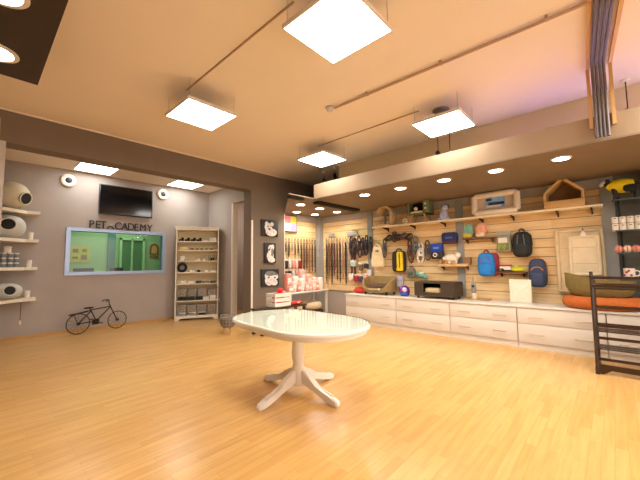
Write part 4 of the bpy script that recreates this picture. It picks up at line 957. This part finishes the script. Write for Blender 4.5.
# olive basket bed
t = thing('basket_bed', 'olive upholstered basket bed with dark cushion at the left of the worktop', 'pet bed', (6.05, 3.80, TZ), RW)
OL = mat('olive_fabric', (158, 132, 84), .85, var=.1, scale=20, bump=.3)
mb = MB(); n = 48; rings = []
for (sc, zz) in ((.86, .05), (.93, .10), (1.0, None), (.93, None), (.80, .14), (.78, .10)):
    ring = []
    for k in range(n):
        a = 2*PI*k/n; f = lambda v: math.copysign(abs(v)**.7, v)
        top = .30+.10*math.sin(a)*.8+.05*abs(math.cos(a))**2
        if math.sin(a) < 0: top -= .12*abs(math.sin(a))**2
        z = zz if zz is not None else top
        ring.append(mb.b.verts.new((.375*sc*f(math.cos(a)), .255*sc*f(math.sin(a)), z)))
    rings.append(ring)
for A_, B_ in zip(rings, rings[1:]):
    for k in range(n): mb.b.faces.new((A_[k], A_[(k+1) % n], B_[(k+1) % n], B_[k]))
mb.b.faces.new(rings[0][::-1]); mb.b.faces.new(rings[-1]); mb.build('basket_wall', OL, t)
MB().sup((0, .0, .16), (.58, .38, .14), .7, .6).build('seat_cushion', mat('seat_brown', (92, 68, 48), .9, var=.12, scale=20), t)
for x in (-.26, .26):
    for y in (-.16, .16): MB().cyl((x, y, 0), (x, y, .07), .022, .03, 14).build('foot', BLACK, t)
MB().sup((.13, -.24, .12), (.05, .02, .04), .7, .7).build('bow', WHITE_M, t)
# ball
t = thing('toy_ball', 'blue and purple ball with a white face on the worktop', 'ball', (6.02, 3.19, TZ))
MB().sup((0, 0, .105), (.21, .21, .21), 1, 1, 28, 18).build('ball_body', mat('ball_purple', (112, 44, 168), .4, var=.5, scale=6), t)
MB().sup((0, 0, .05), (.195, .195, .1), .8, 1, 28, 10).build('ball_base', mat('ball_blue', (40, 110, 206), .4, var=.2), t)
MB().sup((-.085, -.045, .13), (.06, .1, .1), 1, 1).build('ball_face', mat('ball_white', (232, 220, 244), .4), t)
MB().torus((0, 0, .105), .104, .006).build('ball_seam', mat('ball_pink', (206, 60, 120), .4), t)
# pale bag hung left of ball
t = thing('hanging_package', 'pale blue package hanging just behind the blue and purple ball', 'package', (WX-.008, 3.47, .74), RW)
MB().sup((0, -.06, .14), (.17, .08, .27), .4, .4).build('package_body', mat('pack_paleblue', (188, 184, 206), .6, var=.15, scale=20), t)
MB().bb(-.05, .05, -.108, -.098, .06, .16).build('package_label', WHITE_M, t, smooth=False)
MB().loft([(0, 0, .285), (0, -.08, .285)], .005, 6).build('peg', CHROME, t)
# dark wicker box
t = thing('wicker_pet_box', 'dark brown wicker pet box with a pale cushion, on the worktop', 'pet bed', (6.05, 2.50, TZ), RW)
WK = mat('dark_wicker', (66, 52, 38), .6, var=.35, scale=45, bump=.5)
hw, h0, h1, dy = .385, .04, .31, .22
MB().bb(-hw, hw, -dy, dy, h1-.03, h1, bev=.012).build('box_top', WK, t)
MB().bb(-hw, hw, dy-.03, dy, h0, h1-.03, bev=.01).bb(-hw, -hw+.03, -dy, dy-.03, h0, h1-.03, bev=.01).bb(hw-.03, hw, -dy, dy-.03, h0, h1-.03, bev=.01).bb(-hw+.03, hw-.03, -dy, dy-.03, h0, h0+.03).build('box_body', WK, t)
MB().bb(-hw+.03, -.20, -dy, -dy+.02, h0+.03, h1-.03).bb(.13, hw-.03, -dy, -dy+.02, h0+.03, h1-.03).bb(-.20, .13, -dy, -dy+.02, h0+.03, h0+.07).build('box_front', WK, t, smooth=False)
MB().sup((-.035, -.06, .145), (.32, .30, .11), .5, .4).build('box_cushion', mat('cushion_tan', (196, 176, 136), .9, var=.06), t)
for x in (-hw+.06, hw-.06):
    for y in (-dy+.05, dy-.05): MB().cyl((x, y, 0), (x, y, h0+.005), .02, .025, 12).build('foot', BLACK, t)
# cat wand on wooden tray
t = thing('wooden_tray', 'thin wooden tray on the worktop below the blue backpack', 'tray', (6.20, 1.86, TZ), RW)
MB().bb(-.23, .23, -.09, .09, 0, .012, bev=.003).build('tray_base', WOOD, t)
MB().bb(-.23, .23, -.09, -.08, .012, .02).bb(-.23, .23, .08, .09, .012, .02).bb(-.23, -.22, -.08, .08, .012, .02).bb(.22, .23, -.08, .08, .012, .02).build('tray_rim', WOOD, t, smooth=False)
t = thing('grooming_bottle', 'slim grey bottle with a cream base standing on the wooden tray', 'bottle', (6.20, 1.905, TZ+.013), RW)
MB().lathe([(0, 0), (.05, 0), (.052, .01), (.05, .085), (.04, .10), (0, .10)]).build('bottle_base', mat('bottle_cream', (238, 214, 176), .5), t)
MB().lathe([(0, .10), (.036, .10), (.042, .14), (.042, .24), (.034, .28), (0, .28)]).build('bottle_body', mat('bottle_grey', (150, 146, 148), .4), t)
MB().sup((0, -.038, .225), (.05, .03, .045), 1, 1).build('bottle_mark', BLACK, t)
MB().lathe([(0, .28), (.015, .28), (.014, .36), (.008, .40), (0, .40)]).build('bottle_neck', MATS['bottle_grey'], t)
# white board
t = thing('white_board', 'white board standing on the worktop below the navy backpack', 'board', (6.18, 1.165, TZ), RW)
MB().bb(-.155, .155, -.03, .03, 0, .375, bev=.005).build('board_body', mat('board_white', (240, 236, 214), .6, var=.06, scale=22), t)
# red and little packs at the left end of the worktop
t = thing('red_dog_coat', 'red folded dog coat at the left end of the worktop', 'dog coat', (6.05, 4.28, TZ), RW)
MB().sup((0, 0, .05), (.36, .24, .10), .6, .6).sup((-.06, 0, .10), (.18, .18, .08), .8, .8).build('coat_body', mat('coat_red', (188, 48, 30), .8, var=.2, scale=14), t)
MB().torus((.12, -.02, .09), .05, .012, 'z').build('coat_collar', mat('coat_red', (188, 48, 30)), t)
k = 0
for (y, z, wd, hh, c, nm, lb) in [(4.72, 1.22, .17, .15, (176, 196, 190), 'mint', 'mint and white package under the dark harnesses'), (4.50, 1.12, .12, .18, (110, 92, 72), 'mocha', 'mocha package under the dark harnesses'), (4.33, 1.18, .12, .13, (44, 36, 38), 'coal', 'coal black package left of the cream dog coat hem'), (4.80, .88, .14, .16, (236, 214, 206), 'blush', 'blush package low on the slat wall, left one'),
        (4.64, .86, .13, .16, (160, 36, 40), 'crimson', 'crimson package low on the slat wall'), (4.50, .85, .13, .16, (66, 60, 96), 'violet', 'violet package low on the slat wall'), (4.36, .88, .13, .17, (220, 168, 150), 'peach', 'peach package low on the slat wall'), (4.24, 1.0, .1, .14, (212, 206, 200), 'silver', 'silver package above the peach one')]:
    pack('r', y, z, wd, hh, c, 'pack_'+nm, lb, 'small packages on the right slat wall', x_off=.024 if 4.15 < y < 4.36 else 0)
# orange and olive oval beds at the right end
t = thing('oval_bed', 'orange oval pet bed at the right end of the worktop', 'pet bed', (6.03, .16, TZ), RW)
ORB = mat('orange_fabric', (190, 100, 38), .85, var=.1, scale=18, bump=.3)
MB().torus((0, 0, .088), .36, .088, 'z', n=40, m=14, sy=.72).build('bolster', ORB, t)
MB().sup((0, 0, .06), (.62, .42, .10), .6, .9).build('bed_cushion', ORB, t)
t = thing('oval_bed', 'olive oval pet bed stacked in the orange bed at the right end', 'pet bed', (6.03, .17, TZ+.14), RW)
OLB = mat('olive_canvas', (128, 112, 62), .85, var=.1, scale=18, bump=.3)
mb = MB(); rings = []
for (sc, zz) in ((.60, .0), (.84, .05), (.98, .16), (1.0, None), (.95, None), (.78, .10), (.6, .06)):
    ring = []
    for k in range(n):
        a = 2*PI*k/n
        z = zz if zz is not None else .25+.11*max(0, -math.cos(a))-.02*math.sin(a)
        ring.append(mb.b.verts.new((.39*sc*math.cos(a), .27*sc*math.sin(a), z)))
    rings.append(ring)
for A_, B_ in zip(rings, rings[1:]):
    for k in range(n): mb.b.faces.new((A_[k], A_[(k+1) % n], B_[(k+1) % n], B_[k]))
mb.b.faces.new(rings[0][::-1]); mb.b.faces.new(rings[-1]); mb.build('bed_shell', OLB, t)
MB().sup((0, 0, .09), (.56, .36, .09), .6, .9).build('bed_cushion', mat('olive_inner', (104, 90, 52), .9, var=.1), t)

# ---------------------------------------------------------------- glass shelving with goods at the right edge
for z, nm in ((2.12, 'top'), (1.70, 'second'), (1.40, 'third'), (1.05, 'lowest')):
    t = thing('glass_shelf', 'glass shelf at the right edge before the grey panel, %s of four' % nm, 'shelf', (6.10, -.25, z), RW, 'glass shelves at the right edge')
    MB().bb(-.21, .25, -.25, .30, -.012, 0).build('glass_plate', glass('shelf_glass', (.86, .95, .92), 1.2), t, smooth=False)
    MB().bb(-.21, .25, -.253, -.25, -.014, .002).build('front_edge', mat('glass_edge', (70, 88, 94), .2), t, smooth=False)
t = thing('black_upright', 'slim black upright carrying the glass shelves at the right edge', 'upright', (6.37, -.10, .62), RW)
MB().bb(-.012, .012, -.02, .02, 0, 1.6).build('post', BLACK, t, smooth=False)
for z in (1.07, .77, .42, 1.48): MB().bb(-.006, .006, -.30, -.02, z-.026, z-.006).build('arm', BLACK, t, smooth=False)
# dog mannequin with raincoat
t = thing('dog_mannequin', 'small black dog mannequin in a yellow raincoat on the top glass shelf', 'mannequin', (6.05, -.13, 2.122), RW)
MB().loft([(-.17, 0, .245), (-.13, 0, .25), (-.09, 0, .22), (-.03, 0, .20), (.06, 0, .185), (.14, 0, .18), (.19, 0, .19)], [.028, .05, .055, .075, .08, .075, .04], 16).build('dog_body', mat('dog_black', (22, 20, 22), .6, var=.2), t)
for x, y in ((-.07, -.045), (-.07, .045), (.14, -.045), (.14, .045)): MB().loft([(x, y, .17), (x+.01, y, .08), (x, y, .01), (x-.02, y, .0)], [.034, .022, .018, .016], 10).build('leg', MATS['dog_black'], t)
MB().loft([(-.115, 0, .25), (-.10, 0, .235), (-.05, 0, .215), (.0, 0, .208), (.08, 0, .20), (.14, 0, .21)], [.058, .072, .092, .098, .095, .07], 18, flat=1.0).build('raincoat', mat('rain_yellow', (232, 208, 16), .5, var=.1, scale=8), t)
MB().sup((.10, -.085, .155), (.16, .05, .10), .6, .6).build('coat_patch', BLACKF, t)
MB().loft([(-.16, 0, .285), (-.20, 0, .25), (-.215, 0, .235)], [.03, .028, .018], 12).build('muzzle', mat('dog_grey', (190, 186, 180), .6), t)
for sy in (-1, 1): MB().sup((-.13, sy*.04, .295), (.045, .02, .06), .9, .9).build('ear', MATS['dog_black'], t)
MB().loft([(.19, 0, .20), (.23, 0, .25), (.25, 0, .30)], [.014, .010, .006], 8).build('tail', MATS['dog_black'], t)
# cans, pink buns, cup
proto = None
for r in range(2):
    for k in range(5):
        if proto is None:
            t = proto = thing('white_can', '', 'can', (0, 0, 0), RW)
            MB().lathe([(0, .003), (.028, .003), (.033, .0), (.035, .006), (.035, .086), (.033, .094), (.028, .09), (0, .09)], n=22).build('can_body', mat('can_white', (232, 222, 208), .45, var=.03), t)
            MB().torus((0, 0, .006), .0345, .003, n=22, m=6).build('can_seam', mat('can_seam', (70, 64, 60), .4), t)
            MB().bb(-.012, .012, -.037, -.033, .068, .078).build('can_print', BLACK, t, smooth=False)
        else: t = copy_tree(proto)
        t.location = (5.96, -.045-k*.075, 1.701+r*.096)
        tag(t, 'white can on the second glass shelf, %s row, %s from the left' % (['lower', 'upper'][r], ORD[k]), 'can', 'white cans at the right edge')
for k in range(4):
    t = thing('pink_plush', 'pink and cream plush roll on the third glass shelf, %s from the left' % ORD[k], 'toy', (5.96, -.06-k*.085, 1.401), RW, 'pink plush rolls')
    MB().sup((0, 0, .05), (.088, .14, .10), .9, .9).build('toy_body', mat('plush_pink', (226, 150, 130), .9, var=.15, scale=16) if k % 2 == 0 else mat('plush_cream', (238, 206, 180), .9), t)
    MB().torus((0, 0, .05), .045, .008, 'x', sx=1.5).build('toy_band', mat('plush_rose', (206, 110, 104), .9), t)
t = thing('patterned_mug', 'white mug with red spots on the lowest glass shelf', 'mug', (5.98, -.145, 1.051), RW)
MB().lathe([(0, 0), (.05, 0), (.056, .01), (.058, .14), (.052, .14), (.048, .02), (0, .015)]).build('mug_body', mat('mug_white', (234, 226, 214), .5, var=.05), t)
mb = MB()
for a, z in ((.3, .05), (-.5, .09), (-.1, .11), (-1.0, .05)): mb.sup((.056*math.sin(a), -.056*math.cos(a), z), (.03, .03, .03), 1, 1, 10, 8)
mb.build('mug_spots', mat('spot_red', (176, 60, 50), .5), t)
MB().torus((.07, 0, .075), .035, .008, 'y').build('mug_handle', MATS['mug_white'], t)

# ---------------------------------------------------------------- dark slatted rack at the right
t = thing('wooden_rack', 'dark brown slatted wooden rack standing at the right edge', 'rack', (4.95, .21, 0), RW)
for x in (0.0, .78):
    MB().loft([(x, .0, 0), (x, .02, .6), (x, .045, 1.17)], .017, 4).build('front_post', DWOOD, t, smooth=False)
    MB().loft([(x, .52, 0), (x, .50, .6), (x, .48, 1.05)], .017, 4).build('rear_post', DWOOD, t, smooth=False)
    MB().prism([(-.03, 0), (.05, 0), (.10, .035), (.42, .035), (.47, 0), (.55, 0), (.52, .07), (0, .07)], 'x', x-.02, x+.02).build('side_foot', DWOOD, t, smooth=False)
for z in (.975, .75, .48, .28):
    s_ = MB()
    for k in range(3): s_.bb(.015, .765, .05+k*.10, .12+k*.10, z-.012, z)
    s_.build('shelf', DWOOD, t, smooth=False)
for z in (1.10, 1.005, .545, .405, .165): MB().bb(.0, .78, .02, .04, z-.016, z+.016, bev=.003).build('front_rail', DWOOD, t)
for z in (1.0, .5, .2): MB().bb(.0, .78, .48, .50, z-.012, z+.012, bev=.003).build('rear_rail', DWOOD, t)
MB().prism([(0, 0), (.05, .0), (.12, .05), (.66, .05), (.73, 0), (.78, 0), (.78, .11), (0, .11)], 'y', .0, .022).build('base_apron', DWOOD, t, smooth=False)
